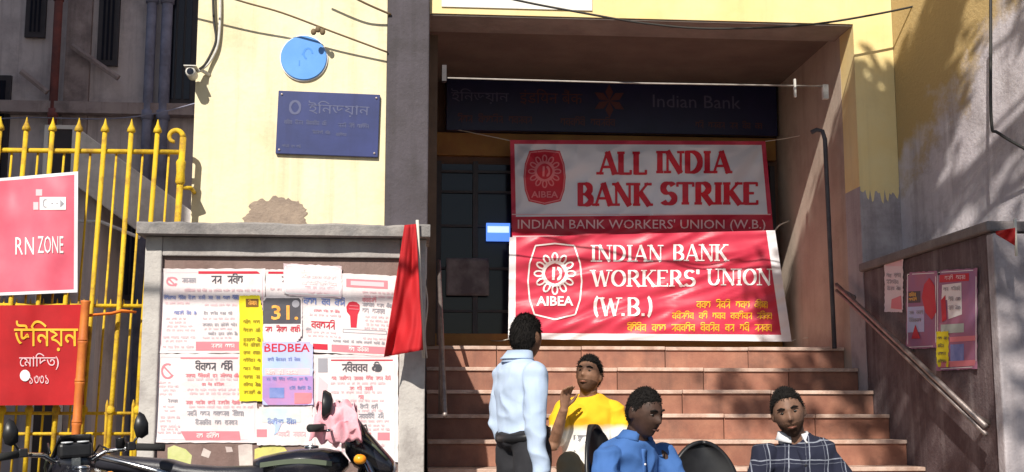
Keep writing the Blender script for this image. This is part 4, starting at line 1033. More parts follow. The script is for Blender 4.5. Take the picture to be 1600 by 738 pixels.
# ================================================================== MOTORCYCLES
def motorcycle(label, paint_m, seat_m):
    t = empty('motorcycle', (0, 0, 0), label, 'motorcycle', 'motorcycles parked by the wall')
    for x, nm in ((.64, 'front'), (-.62, 'rear')):
        w = MB()
        ring = []
        for i in range(29):
            q = 2 * math.pi * i / 28; ring.append((x + .285 * math.cos(q), 0, .30 + .285 * math.sin(q)))
        w.tube(ring, .042, 8)
        wo = w.build('tyre', rubber, t, smooth=True)
        rm = MB()
        rm.tube([(x + .235 * math.cos(2 * math.pi * i / 28), 0, .30 + .235 * math.sin(2 * math.pi * i / 28)) for i in range(29)], .016, 6)
        rm.lathe([(.05, -.06), (.05, .06)], (x, 0, .3), 'y', 12)
        for i in range(6):
            q = 2 * math.pi * i / 6; rm.tube([(x + .05 * math.cos(q), 0, .3 + .05 * math.sin(q)), (x + .23 * math.cos(q), 0, .3 + .23 * math.sin(q))], .013, 6)
        rm.build('rim', engine_m, wo, smooth=True)
    # fenders
    def fender(x, a0, a1, r):
        rs = []
        for i in range(13):
            q = R(a0 + (a1 - a0) * i / 12)
            rs.append([(x + (r + .02 * math.cos(s_ * math.pi / 2)) * math.cos(q), .06 * s_, .3 + (r + .02 * math.cos(s_ * math.pi / 2)) * math.sin(q)) for s_ in (-1, -.5, 0, .5, 1)])
        return MB().rings(rs, closed=False, caps=False)
    fender(.64, 30, 165, .335).build('front_fender', paint_m, t, smooth=True, solid=.006)
    fender(-.62, 20, 150, .345).build('rear_fender', black_plastic, t, smooth=True, solid=.006)
    for s in (-1, 1):
        MB().tube([(.64, s * .08, .30), (.55, s * .085, .52), (.40, s * .085, .88)], [.026, .026, .019], 8).build('fork_leg', chrome, t, smooth=True)
        MB().tube([(-.62, s * .1, .32), (-.46, s * .12, .68)], [.03, .03], 8).build('shock', chrome, t, smooth=True)
        MB().tube([(-.05, s * .08, .3), (-.62, s * .09, .3)], .018, 8).build('swing_arm', engine_m, t, smooth=True)
    # frame and engine
    MB().tube([(.4, 0, .8), (.3, 0, .35), (.2, 0, .2), (-.1, 0, .2), (-.15, 0, .55), (-.7, 0, .72)], .022, 8).build('frame', black_paint, t, smooth=True)
    e = MB().ell((.1, 0, .33), (.19, .13, .13), 10); e.box(.08, .22, -.075, .075, .40, .62)
    for i in range(6): e.box(.06, .24, -.095, .095, .43 + i * .03, .438 + i * .03)
    e.build('engine', engine_m, t, smooth=False)
    MB().tube([(.22, .09, .45), (.3, .12, .3), (.15, .14, .18), (-.2, .15, .2), (-.75, .17, .34)], [.02, .02, .022, .035, .045], 10).build('exhaust', chrome, t, smooth=True)
    # tank
    prof = [(.335, .03, .80, .83), (.30, .085, .76, .872), (.22, .125, .73, .888), (.12, .138, .72, .885), (.02, .120, .73, .868), (-.06, .085, .75, .85), (-.10, .04, .79, .835)]
    rs = []
    for (x, w, zb, zt) in prof:
        c_ = (zb + zt) / 2; h_ = (zt - zb) / 2
        rs.append([(x, w * math.copysign(abs(math.cos(q)) ** .7, math.cos(q)), c_ + h_ * math.copysign(abs(math.sin(q)) ** .8, math.sin(q))) for q in [2 * math.pi * k / 20 for k in range(20)]])
    tk = MB().rings(rs).build('tank', paint_m, t, smooth=True)
    MB().lathe([(.034, 0), (.034, .012), (.028, .016), (.001, .016)], (.16, 0, .884), 'z', 14).build('filler_cap', chrome, tk, smooth=True)
    for s in (-1, 1):
        f = []
        for i in range(10):
            x = .27 - .036 * i; w = .142 - .0006 * (i - 4) ** 2
            f.append([(x, s * w * (.97), .80 + .012 * math.sin(i * .4)), (x, s * w * (.975), .822 + .012 * math.sin(i * .4))])
        MB().rings(f, closed=False, caps=False).build('tank_stripe', green_stripe, tk)
        sv = MB().add([(.02, s * .1, .7), (-.32, s * .125, .66), (-.36, s * .125, .5), (-.05, s * .12, .42), (.02, s * .09, .7), (-.32, s * .11, .66), (-.36, s * .11, .5), (-.05, s * .1, .42)],
                      [(0, 1, 2, 3), (7, 6, 5, 4), (0, 4, 5, 1), (1, 5, 6, 2), (2, 6, 7, 3), (3, 7, 4, 0)])
        sv.build('side_panel', paint_m, t, bevel=.01)
        MB().tube([(-.3, s * .12, .72), (-.55, s * .13, .79), (-.84, s * .09, .86), (-.9, s * .02, .87)], .014, 8).build('grab_rail', chrome, t, smooth=True)
    # seat
    rs = []
    for (x, w, zt, th) in [(-.02, .08, .80, .05), (-.1, .11, .808, .075), (-.25, .135, .805, .085), (-.4, .135, .815, .085), (-.48, .125, .838, .09), (-.65, .12, .85, .085), (-.78, .1, .855, .07), (-.83, .05, .845, .04)]:
        rs.append([(x, w * math.copysign(abs(math.cos(q)) ** .6, math.cos(q)), zt - th / 2 + th / 2 * math.copysign(abs(math.sin(q)) ** .7, math.sin(q))) for q in [2 * math.pi * k / 18 for k in range(18)]])
    MB().rings(rs).build('seat', seat_m, t, smooth=True)
    MB().tube([(-.5, 0, .7), (-.75, 0, .76), (-.92, 0, .79)], [.09, .08, .04], 10).build('tail', paint_m, t, smooth=True)
    MB().ell((-.93, 0, .78), (.025, .06, .03), 8).build('tail_light', mat('red_lens', (0.4, 0.01, 0.01), None, rough=.2), t, smooth=True)
    # handlebar, levers, mirrors
    MB().tube([(.2, -.37, .955), (.26, -.27, .965), (.33, -.14, .95), (.37, -.06, .90), (.37, .06, .90), (.33, .14, .95), (.26, .27, .965), (.2, .37, .955)], .012, 9).build('handlebar', chrome, t, smooth=True)
    for s in (-1, 1):
        MB().tube([(.25, s * .265, .965), (.2, s * .385, .955)], .018, 10).build('grip', rubber, t, smooth=True)
        MB().tube([(.29, s * .24, .96), (.275, s * .38, .945)], .007, 6).build('lever', chrome, t, smooth=True)
        MB().box(.235, .285, s * .24 - .02, s * .24 + .02, .95, .99).build('switch_box', black_plastic, t, bevel=.006)
        mo = MB().tube([(.26, s * .25, .975), (.27, s * .265, 1.0), (.25, s * .29, 1.03)], .006, 6).build('mirror_stem', black_plastic, t, smooth=True)
        mm = MB()
        pts = [(0, -.058), (.028, -.045), (.038, -.005), (.03, .035), (.01, .07), (-.012, .055), (-.03, .015), (-.03, -.04)]
        rs = [[Vector((x_, s * .29 + a_ * k_, 1.06 + b_ * k_)) for a_, b_ in pts] for x_, k_ in ((.24, .97), (.25, 1.0), (.275, .8), (.285, .4))]
        mm.rings(rs); mm.build('mirror', black_plastic, t, smooth=True)
        ind = MB().ell((.40, s * .17, .83), (.03, .028, .024), 8).build('indicator', amber, t, smooth=True)
        MB().tube([(.40, s * .08, .83), (.40, s * .15, .83)], .01, 6).build('indicator_stalk', black_plastic, ind, smooth=True)
    # headlamp cowl
    rs = []
    for (x, w, zb, zt) in [(.32, .06, .86, .95), (.36, .095, .80, .985), (.42, .11, .77, .965), (.48, .105, .75, .90), (.53, .085, .755, .845), (.545, .06, .77, .825)]:
        c_ = (zb + zt) / 2; h_ = (zt - zb) / 2
        rs.append([(x, w * math.cos(q), c_ + h_ * math.sin(q)) for q in [2 * math.pi * k / 18 for k in range(18)]])
    cw = MB().rings(rs).build('headlamp_cowl', paint_m, t, smooth=True)
    MB().ell((.535, 0, .795), (.022, .062, .036), 10).build('headlamp', lens_m, cw, smooth=True)
    sc2 = MB()
    sc2.grid(lambda a_, b_: (.36 + .09 * b_ - .05 * (2 * a_ - 1) ** 2, (2 * a_ - 1) * (.07 + .03 * b_), 1.035 - .11 * b_), 10, 6)
    sc2.build('windscreen', black_plastic, cw, smooth=True, solid=.005)
    for s in (-1, 1): MB().tube([(.40, s * .112, .93), (.46, s * .113, .89), (.52, s * .09, .83)], .006, 6).build('cowl_stripe', green_stripe, cw, smooth=True)
    ic = MB().box(.30, .37, -.075, .075, .93, 1.0).build('instrument_pod', black_plastic, t, bevel=.015)
    for s in (-1, 1): MB().lathe([(.028, .0), (.028, .006), (.001, .007)], (.32, s * .036, 1.0), 'z', 12).build('dial', lens_m, ic, smooth=True)
    MB().box(.30, .33, -.02, .02, .885, .93).build('ignition_lock', chrome, t)
    for s in (-1, 1): MB().lathe([(.016, 0), (.016, .03), (.012, .035)], (.385, s * .085, .90), 'z', 10).build('fork_cap', chrome, t, smooth=True)
    MB().lathe([(.022, 0), (.022, .04), (.024, .045), (.001, .046)], (.29, -.2, .965), 'z', 12).build('brake_fluid_cup', black_plastic, t, smooth=True)
    # cables
    for i, (a_, b_) in enumerate(((.12, .1), (-.14, -.08), (.2, .02))):
        MB().tube([(.27, a_, .96), (.40, a_ * .9, 1.0 - .02 * i), (.43, b_, .9), (.38, b_ * .5, .75)], .005, 6).build('control_cable', black_plastic, t, smooth=True)
    MB().tube([(0, -.1, .22), (.02, -.26, .02)], .012, 6).build('side_stand', black_plastic, t, smooth=True)
    return t
bk = motorcycle('black motorcycle parked in front of the poster wall, pink cloth on its handlebar', black_paint, vinyl)
S = 1.065
by = 6.25
bk.scale = (S, S, S)
bk.location = (at(474, 700, by).x - .13 * S, by, 0.0)
bk.rotation_euler = (R(-4), 0, R(-3))
bk2 = copy_tree(bk)
bk2['label'] = 'dark motorcycle at the lower left corner in front of the gate, mirrors raised'
fd = Vector((-.42, .907, 0))
hb = at(140, 690, 5.9); hb.z = 0
bk2.scale = (.98, .98, .98)
bk2.location = hb - fd * .26 * .97
bk2.rotation_euler = (R(-3), 0, math.atan2(fd.y, fd.x))
# pink cloth bundled on the handlebar
c = at(526, 640, by - .20)
mb = MB()
def drape(a, b):
    v = (b - .5) * 2; hang = abs(v) ** 1.2                  # over the bar and down on both sides
    rip = .022 * math.sin(a * 13 + 2.2 * v) * hang + .012 * noise.noise(Vector((a * 7, v * 4, 1.5)))
    z = .035 * math.cos(v * 1.4) - .155 * hang * (1 + .35 * noise.noise(Vector((a * 5, v, 8)))) + .03 * noise.noise(Vector((a * 6, v * 5, 4)))
    x = (a - .5) * .17 * (1 + .45 * hang) + .015 * noise.noise(Vector((a * 4, v * 3, 2)))
    y = (.05 * math.copysign(min(1, hang * 2.2), v)) + rip + .014 * noise.noise(Vector((a * 5 + v, v * 3, 6)))
    return (x, y, z)
mb.grid(drape, 44, 60)
pc = mb.build('pink_cloth', pink_cloth_m, None, smooth=True, solid=.003); pc.location = c
tag(pc, 'crumpled pink cloth bundled on the black motorcycle handlebar', 'cloth')

# ================================================================== CHAIRS
def chair(label, loc, rz, back_top, group='black chairs in front of the steps', w=.40):
    t = empty('chair', loc, label, 'chair', group, rz)
    sh = .42
    MB().grid(lambda a, b: ((2 * a - 1) * (.21 - .02 * b), -.21 + .42 * b, sh - .02 * math.sin(a * math.pi) * math.sin(b * math.pi) + .012 * (1 - b) ** 6 * -1), 14, 14).build('seat', black_plastic, t, smooth=True, solid=.018)
    hgt = back_top - sh - .03
    def bf(a, b):
        x = (2 * a - 1); z = b if b < .5 else .5 + .5 * math.sin((b - .5) * math.pi)
        wid = w / 2 * (1 - .06 * z) * (math.sqrt(max(0, 1 - ((z - .5) / .5) ** 2)) if z > .5 else 1)
        return (x * wid, .20 + .07 * z - .05 * x * x * (1 - .3 * z), sh + .03 + hgt * z)
    MB().grid(bf, 20, 26).build('backrest', black_plastic, t, smooth=True, solid=.02)
    for sx in (-1, 1):
        MB().tube([(sx * .18, -.18, sh - .01), (sx * .215, -.22, 0)], [.022, .016], 8).build('leg', black_plastic, t, smooth=True)
        MB().tube([(sx * .17, .18, sh + .05), (sx * .18, .19, sh), (sx * .205, .25, 0)], [.02, .022, .016], 8).build('leg', black_plastic, t, smooth=True)
    return t
XB = at(984, 700, 6.05).x
chair('high backed black plastic chair under the man in the blue shirt', (XB + .05, 6.02, 0), R(58), 1.05)
XP = at(1250, 700, 6.05).x
chair('black plastic chair under the man in the checked shirt', (XP, 6.05, 0), R(-4), .86)
xe = at(1103, 700, 6.42).x
chair('empty black chair with round back between the two seated men', (xe, 6.2, 0), R(4), .965)

# ================================================================== PEOPLE
def fuse(mb, voxel, iters):
    me = mb.mesh('tmp', [red_cloth]); o = bpy.data.objects.new('tmp', me); col.objects.link(o)
    rm = o.modifiers.new('r', 'REMESH'); rm.mode = 'VOXEL'; rm.voxel_size = voxel; rm.adaptivity = 0
    sm = o.modifiers.new('s', 'SMOOTH'); sm.factor = .5; sm.iterations = iters
    dg = bpy.context.evaluated_depsgraph_get(); dg.update()
    out = bpy.data.meshes.new_from_object(o.evaluated_get(dg))
    bpy.data.objects.remove(o); bpy.data.meshes.remove(me)
    out.materials.clear()
    for p in out.polygons: p.use_smooth = True
    return out
def wrinkle(me, amp, sc_=(9, 9, 5), seed=0.0, lim=None):
    vn = [Vector(v.normal) for v in me.vertices]
    for v, n_ in zip(me.vertices, vn):
        q = v.co
        k = 1.3 * noise.noise(Vector((q.x * sc_[0] + seed, q.y * sc_[1], q.z * sc_[2] + q.x * 4))) + 1.0 * (1 - 3 * abs(noise.noise(Vector((q.x * 7 + seed + q.z * 5, q.y * 7, q.z * 9 - q.x * 5))))) + .4 * noise.noise(Vector((q.x * 26 + seed, q.y * 26, q.z * 18)))
        v.co = q + n_ * amp * k
def hp(d):
    """a point of the head for a direction from its middle; the face looks along -y"""
    x, y, z = d
    p = Vector((x * .074, y * .096, z * .118)); front = max(0.0, -y)
    if z < -.1:
        t = min(1, (-z - .1) / .9); p.x *= 1 - .22 * t
        if y > 0: p.y *= 1 - .4 * t
    ax = abs(x); e = math.exp
    if -.38 < z < .14:
        pr = (z - .14) / (-.22 - .14) if z > -.22 else (z + .38) / .16
        p.y -= .030 * e(-(x / (.13 + .06 * max(0, pr))) ** 2) * front ** 3 * max(0, min(1, pr))
    p.y -= .007 * e(-((z - .2) / .08) ** 2 - (x / .5) ** 2) * front ** 2
    p.y += .011 * e(-((ax - .36) / .16) ** 2 - ((z - .06) / .09) ** 2) * front ** 2
    p.y -= .005 * e(-((ax - .45) / .2) ** 2 - ((z + .2) / .15) ** 2)
    p.y -= .008 * e(-(x / .28) ** 2 - ((z + .53) / .12) ** 2) * front ** 2
    p.y += .008 * e(-(x / .26) ** 2 - ((z + .53) / .03) ** 2) * front ** 2
    p.y -= .013 * e(-(x / .28) ** 2 - ((z + .82) / .14) ** 2)
    return p
def headshell(mb, M, off):
    nt, npn = 40, 56; rs = []
    for i in range(1, nt):
        t = math.pi * i / nt; ring = []
        for k in range(npn):
            q = 2 * math.pi * k / npn
            d = Vector((math.sin(t) * math.cos(q), math.sin(t) * math.sin(q), -math.cos(t)))
            ring.append(M @ (hp(d) + d * off(d)))
        rs.append(ring)
    mb.rings(rs)
def ss(a, b, x):
    t = max(0, min(1, (x - a) / (b - a))); return t * t * (3 - 2 * t)
def hairline(y, high=0.0):
    ks = [(-1, .60 + high), (-.75, .55 + high), (-.5, .50), (-.25, .22), (0, -.02), (.3, -.3), (.6, -.52), (1, -.6)]
    for (a, b), (c, d) in zip(ks, ks[1:]):
        if y <= c: return b + (d - b) * (y - a) / (c - a)
    return -.6
def hand(mb, w, f, n, side, curl, spread=.3):
    f = f.normalized(); n = (n - f * n.dot(f)).normalized(); s = f.cross(n) * side
    rs = []
    for (t, rx, ry) in ((-.02, .027, .020), (.01, .028, .018), (.045, .038, .015), (.085, .040, .012), (.093, .036, .009)):
        rs.append([w + f * t + s * rx * math.cos(q) + n * ry * math.sin(q) for q in [2 * math.pi * k / 14 for k in range(14)]])
    mb.rings(rs)
    for i, L in enumerate((.07, .08, .075, .058)):
        b = w + f * .082 + s * (-.029 + .0195 * i); d = (f + s * (-.5 + .33 * i) * spread * .5).normalized(); pts = [b]; ang = 0
        for sg in (.45, .32, .23):
            ang += curl * (1 + .12 * i)
            pts.append(pts[-1] + (d * math.cos(ang) + n * math.sin(ang)) * L * sg)
        mb.tube(pts, [.0095, .009, .0085, .0065], 8)
    b = w + f * .022 - s * .026
    d1 = (f * .75 - s * .75 + n * .25).normalized(); d2 = (f * .95 - s * .25 + n * .4).normalized()
    mb.tube([b, b + d1 * .042, b + d1 * .042 + d2 * .03, b + d1 * .042 + d2 * .048], [.013, .0115, .010, .007], 8)
V = Vector
RINGS = [(-.16, .11, .085), (-.08, .155, .115), (0, .168, .122), (.2, .158, .115), (.42, .160, .116), (.62, .176, .120), (.78, .184, .112), (.88, .165, .095), (.95, .105, .075), (1.0, .066, .062)]
def person(label, loc, rz, J, S_):
    t = empty('person', loc, label, 'person', None, rz)
    skin = mat('skin_' + S_['skin'][0], S_['skin'][1], tuple(c * .62 for c in S_['skin'][1]), 22, .55, .12, 150, spec=.3)
    pv, nk = V(J['pelvis']), V(J['neck'])
    sL, sR = V(J['shL']), V(J['shR']); hL, hR = V(J['hipL']), V(J['hipR'])
    mid = V(J['mid']) if 'mid' in J else pv.lerp(nk, .5)
    def spine(u):
        u_ = u
        return (pv * (1 - u_) ** 2 + (mid * 2 - (pv + nk) * .5) * 2 * u_ * (1 - u_) + nk * u_ ** 2) if 0 <= u <= 1 else pv + (mid - pv) * u * 1.4
    def torso(mb, k, u0=-.2, belly=1.0):
        rs = []
        for (u, rx, ry) in RINGS:
            if u < u0: continue
            rx *= S_.get('slim', 1); ry *= S_.get('slim', 1)
            sd = (hR - hL).normalized().lerp((sR - sL).normalized(), max(0, min(1, u))).normalized()
            ax = (spine(min(1, u + .05)) - spine(max(0, u - .05))).normalized()
            fr = ax.cross(sd).normalized(); sd = fr.cross(ax).normalized()
            kb = belly if .05 < u < .6 else 1.0
            c_ = spine(u)
            rs.append([c_ + sd * rx * k * math.cos(q) + fr * ry * k * kb * math.sin(q) for q in [2 * math.pi * i / 24 for i in range(24)]])
        mb.rings(rs)
    hc = V(J['head'])
    yaw, pit, rol = [R(a) for a in J['look']]
    HM = Matrix.Translation(hc) @ Matrix.Rotation(yaw, 4, 'Z') @ Matrix.Rotation(rol, 4, 'Y') @ Matrix.Rotation(pit, 4, 'X')
    def arm(mb, a, e, w, r):
        m1 = a.lerp(e, .5); m2 = e.lerp(w, .4)
        mb.tube([a, a.lerp(e, .25), m1, e, m2, w], [r[0], r[0] * .98, r[1], r[2], r[3], r[4]], 14)
        mb.ell(a, (r[0] * 1.02,) * 3, 8); mb.ell(e, (r[2] * .98,) * 3, 8)
    # body: one continuous surface
    b = MB(); headshell(b, HM, lambda d: 0)
    for s in (-1, 1):
        b.ell(HM @ V((s * .074, .014, -.002)), (.011, .021, .033), 8, M=HM.to_3x3() @ Matrix.Rotation(s * .3, 3, 'Z'))
    nb_ = HM @ V((0, .022, -.075))
    b.tube([nk + V((0, .01, -.05)), nk.lerp(nb_, .5), nb_], [.062, .054, .054], 16)
    torso(b, .9)
    for sd_, a, e, w in ((1, sL, V(J['elL']), V(J['wrL'])), (-1, sR, V(J['elR']), V(J['wrR']))):
        arm(b, a, e, w, (.05, .044, .038, .037, .026))
        key = 'handL' if sd_ == 1 else 'handR'
        f_, n_, cu = J.get(key, ((w - e), (0, 0, -1), .35))
        hand(b, w, V(f_), V(n_), sd_, cu)
    for h_, k_, an, toe in ((hL, V(J['knL']), V(J['anL']), V(J['toL'])), (hR, V(J['knR']), V(J['anR']), V(J['toR']))):
        b.tube([h_, h_.lerp(k_, .5), k_, k_.lerp(an, .35), an], [.082, .07, .052, .05, .036], 14); b.ell(k_, (.053,) * 3, 8)
        b.tube([an + V((0, 0, -.01)), an + toe * .3 + V((0, 0, -.05)), an + toe * 1.0 + V((0, 0, -.055))], [.036, .036, .028], 10)
    me = fuse(b, .0055, 2); me.materials.append(skin)
    bo = bpy.data.objects.new('body', me); col.objects.link(bo); bo.parent = t
    # hair
    hm = mat('hair_black', (.009, .008, .008), (.014, .012, .011), 60, .8, .4, 180, spec=.12)
    hi = S_.get('hair_high', 0.0); th = S_.get('hair', .016)
    def hoff(d):
        k = ss(-.06, .06, d.z - hairline(d.y, hi) + .05 * noise.noise(d * 9))
        return -.008 + (th * .45 + .008 + .003 * noise.noise(d * 14)) * k
    h = MB(); headshell(h, HM, hoff)
    hr = random.Random(int(abs(J['look'][0]) * 7 + 5))
    for _ in range(3600):
        d = V((hr.gauss(0, 1), hr.gauss(0, 1), hr.gauss(0, 1))).normalized()
        if d.z < hairline(d.y, hi) + hr.uniform(-.09, .06): continue
        p0 = hp(d) + d * (th * .15)
        fl_d = V((d.x * .3, .55 + .3 * d.y, .25 * max(0, -d.y) - .75 * (1 - max(0, d.z))))
        fl_d = (fl_d - d * fl_d.dot(d)); g_ = (d * hr.uniform(.35, .9) + fl_d * .9 + V((hr.gauss(0, .25), hr.gauss(0, .25), hr.gauss(0, .25)))).normalized()
        L_ = th * hr.uniform(.9, 1.7); sd_ = g_.cross(d)
        if sd_.length < .01: continue
        sd_ = sd_.normalized() * .0019
        m_ = p0 + g_ * L_ * .55 + d * .001; e_ = p0 + g_ * L_ + fl_d * .004 - d * .002
        h.add([HM @ (p0 - sd_), HM @ (p0 + sd_), HM @ (m_ + sd_ * .8), HM @ (m_ - sd_ * .8), HM @ e_], [(0, 1, 2, 3), (3, 2, 4)])
    h.build('hair', hm, t, smooth=True)
    if S_.get('beard'):
        def boff(d):
            k = ss(-.3, -.42, d.z) * ss(.25, .05, d.y) * (1 - .9 * math.exp(-(d.x / .22) ** 2 - ((d.z + .53) / .06) ** 2))
            k = max(k, math.exp(-(d.x / .3) ** 2 - ((d.z + .4) / .05) ** 2) * (d.y < 0))
            return -.006 + (.0078 + .0022 * noise.noise(d * 30)) * k
        bm_ = mat('stubble_' + S_['skin'][0], tuple(c * S_['beard'] for c in S_['skin'][1]), tuple(c * S_['beard'] * .7 for c in S_['skin'][1]), 50, .85, spec=.1)
        h = MB(); headshell(h, HM, boff); h.build('beard', bm_, t, smooth=True)
    ew = mat('eye_white', (.10, .075, .065), None, rough=.4); ed = mat('eye_dark', (.01, .008, .006), None, rough=.2)
    for s in (-1, 1):
        eo = MB().ell(HM @ V((s * .0295, -.0775, .0075)), (.0125, .0092, .0048), 8, M=HM.to_3x3()).build('eye', ew, t, smooth=True)
        MB().ell(HM @ V((s * .0295, -.0835, .0072)), (.0068, .0055, .0062), 8, M=HM.to_3x3()).build('iris', ed, eo, smooth=True)
        MB().tube([HM @ V((s * .014, -.0965, .0255)), HM @ V((s * .031, -.0945, .0315)), HM @ V((s * .05, -.082, .026))], [.004, .0055, .003], 6).build('eyebrow', hm, t, smooth=True)
    lm = mat('lip_' + S_['skin'][0], tuple(c * k for c, k in zip(S_['skin'][1], (.75, .5, .5))), None, rough=.45)
    MB().tube([HM @ V((-.022, -.0865, -.063)), HM @ V((0, -.0985, -.0655)), HM @ V((.022, -.0865, -.063))], [.002, .0058, .002], 6).build('lips', lm, t, smooth=True)
    # shirt
    s_ = MB(); torso(s_, S_.get('loose', 1.07), S_.get('hem', -.1), S_.get('belly', 1.05))
    for a, e, w in ((sL, V(J['elL']), V(J['wrL'])), (sR, V(J['elR']), V(J['wrR']))):
        if S_['sleeve'] == 'long': arm(s_, a, e, e.lerp(w, .96), (.062, .058, .052, .048, .04))
        else:
            q = a.lerp(e, .86); s_.tube([a, a.lerp(q, .5), q], [.063, .064, .068], 14); s_.ell(a, (.063,) * 3, 8)
    me = fuse(s_, .0065, 8); wrinkle(me, S_.get('fold', .006) * 1.35, seed=J['look'][0]); me.materials.append(S_['shirt'])
    so_ = bpy.data.objects.new('shirt', me); col.objects.link(so_); so_.parent = t
    if S_.get('collar'):
        cm_ = MB(); ax = (hc - nk).normalized()
        rs = []
        for (dz, r_) in ((-.03, .082), (.0, .074), (.03, .066), (.034, .070), (.0, .084), (-.012, .094)):
            ring = []
            for i in range(25):
                q = R(-68 + 316 * i / 24)
                ring.append(nk + V((0, .008, 0)) + ax * dz + V((r_ * math.cos(q), r_ * .95 * math.sin(q), 0)) + ax * (-.018 * max(0, -math.sin(q)) ** 2))
            rs.append(ring)
        cm_.rings(rs, closed=False, caps=False).build('collar', S_['collar'], t, smooth=True, solid=.003)
    if S_.get('buttons'):
        # the front strip with its buttons lies on the shirt
        from mathutils.bvhtree import BVHTree
        bt = BVHTree.FromPolygons([v.co for v in me.vertices], [tuple(p.vertices) for p in me.polygons])
        fr0 = (nk - pv).normalized().cross((sR - sL).normalized()).normalized()
        if fr0.y > 0: fr0 = -fr0
        rows = []
        for i in range(22):
            c0 = spine(.04 + .87 * i / 21); row = []
            for w_ in (-.016, .016):
                h_ = bt.ray_cast(c0 + (sR - sL).normalized() * w_ + fr0 * .4, -fr0)
                row.append((h_[0] + fr0 * .004) if h_[0] else None)
            if None not in row: rows.append(row)
        if len(rows) > 3:
            pk = MB().rings(rows, closed=False, caps=False).build('button_strip', S_['shirt'], t, smooth=True, solid=.003)
            for r_ in rows[2::4]:
                MB().ell((r_[0] + r_[1]) * .5 + fr0 * .003, (.006, .003, .006), 6).build('button', S_['buttons'], pk, smooth=True)
    # trousers
    s_ = MB()
    rs = []
    for (u, rx, ry) in RINGS[:4]:
        sd = (hR - hL).normalized(); ax = (spine(.15) - spine(0)).normalized(); fr = ax.cross(sd).normalized()
        k = 1.05 if u < .1 else 1.0
        if u > .15: continue
        rs.append([spine(u) + sd * rx * k * math.cos(q) + fr * ry * k * math.sin(q) for q in [2 * math.pi * i / 24 for i in range(24)]])
    sd = (hR - hL).normalized()
    rs.append([spine(.1) + sd * .164 * math.cos(q) + fr * .119 * math.sin(q) for q in [2 * math.pi * i / 24 for i in range(24)]])
    s_.rings(rs)
    for h_, k_, an in ((hL, V(J['knL']), V(J['anL'])), (hR, V(J['knR']), V(J['anR']))):
        s_.tube([h_, h_.lerp(k_, .5), k_, k_.lerp(an, .4), an + V((0, 0, .02))], [.098, .088, .072, .066, .06], 14); s_.ell(k_, (.072,) * 3, 8); s_.ell(h_, (.098,) * 3, 8)
    me = fuse(s_, .011, 3); wrinkle(me, .005, seed=3); me.materials.append(S_['trousers'])
    so_ = bpy.data.objects.new('trousers', me); col.objects.link(so_); so_.parent = t
    if S_.get('belt'):
        rs = []
        for dz in (-.018, .018):
            rs.append([spine(.0) + V((0, 0, dz + .012)) + sd * .172 * math.cos(q) + fr * .127 * math.sin(q) for q in [2 * math.pi * i / 28 for i in range(28)]])
        MB().rings(rs, caps=False).build('belt', black_plastic, t, smooth=True, solid=.006)
    for an, toe in ((V(J['anL']), V(J['toL'])), (V(J['anR']), V(J['toR']))):
        MB().tube([an - toe * .35 + V((0, 0, -.04)), an + V((0, 0, -.035)), an + toe * .6 + V((0, 0, -.05)), an + toe * 1.25 + V((0, 0, -.06)), an + toe * 1.4 + V((0, 0, -.065))], [.034, .045, .042, .034, .016], 12).build('shoe', S_.get('shoes', black_plastic), t, smooth=True)
    return t
white_shirt = mat('white_blue_shirt', (.46, .56, .72), (.40, .50, .67), 4, .85, .1, 300)
charcoal = mat('charcoal_cotton', (.016, .016, .02), (.025, .025, .03), 8, .9, .1, 200)
blue_shirt = mat('blue_cotton', (.05, .135, .37), (.04, .115, .32), 5, .85, .1, 300)
khaki = mat('khaki_cotton', (.23, .20, .13), (.18, .155, .10), 6, .9, .1, 200)
# yellow over white T-shirt: dyed in two bands
tee = mat('two_tone_tee', (.78, .76, .72), None, rough=.9, bump=.05, bscale=300)
nt = tee.node_tree; N = nt.nodes
tc = N.new('ShaderNodeTexCoord'); sx = N.new('ShaderNodeSeparateXYZ'); nt.links.new(tc.outputs['Object'], sx.inputs[0])
nz_ = N.new('ShaderNodeTexNoise'); nz_.inputs['Scale'].default_value = 9; nt.links.new(tc.outputs['Object'], nz_.inputs['Vector'])
ad = N.new('ShaderNodeMath'); ad.operation = 'MULTIPLY_ADD'; ad.inputs[1].default_value = .07; nt.links.new(nz_.outputs['Fac'], ad.inputs[0]); nt.links.new(sx.outputs['Z'], ad.inputs[2])
mr = N.new('ShaderNodeMapRange'); mr.inputs[1].default_value = .435; mr.inputs[2].default_value = .47; nt.links.new(ad.outputs[0], mr.inputs[0])
mx = N.new('ShaderNodeMix'); mx.data_type = 'RGBA'; mx.inputs[7].default_value = (.80, .46, .015, 1)
nzp = N.new('ShaderNodeTexNoise'); nzp.inputs['Scale'].default_value = 15; nzp.inputs['Detail'].default_value = 4; nt.links.new(tc.outputs['Object'], nzp.inputs['Vector'])
def band(sock, a, b):
    n1_ = N.new('ShaderNodeMath'); n1_.operation = 'COMPARE'; nt.links.new(sock, n1_.inputs[0]); n1_.inputs[1].default_value = (a + b) / 2; n1_.inputs[2].default_value = (b - a) / 2; return n1_.outputs[0]
g1 = N.new('ShaderNodeMath'); g1.operation = 'GREATER_THAN'; g1.inputs[1].default_value = .5; nt.links.new(nzp.outputs['Fac'], g1.inputs[0])
g2 = N.new('ShaderNodeMath'); g2.operation = 'MULTIPLY'; nt.links.new(band(sx.outputs['Z'], .27, .37), g2.inputs[0]); nt.links.new(band(sx.outputs['X'], -.1, .1), g2.inputs[1])
g3 = N.new('ShaderNodeMath'); g3.operation = 'MULTIPLY'; nt.links.new(g1.outputs[0], g3.inputs[0]); nt.links.new(g2.outputs[0], g3.inputs[1])
mp_ = N.new('ShaderNodeMix'); mp_.data_type = 'RGBA'; mp_.inputs[6].default_value = (.74, .71, .67, 1); mp_.inputs[7].default_value = (.2, .2, .22, 1)
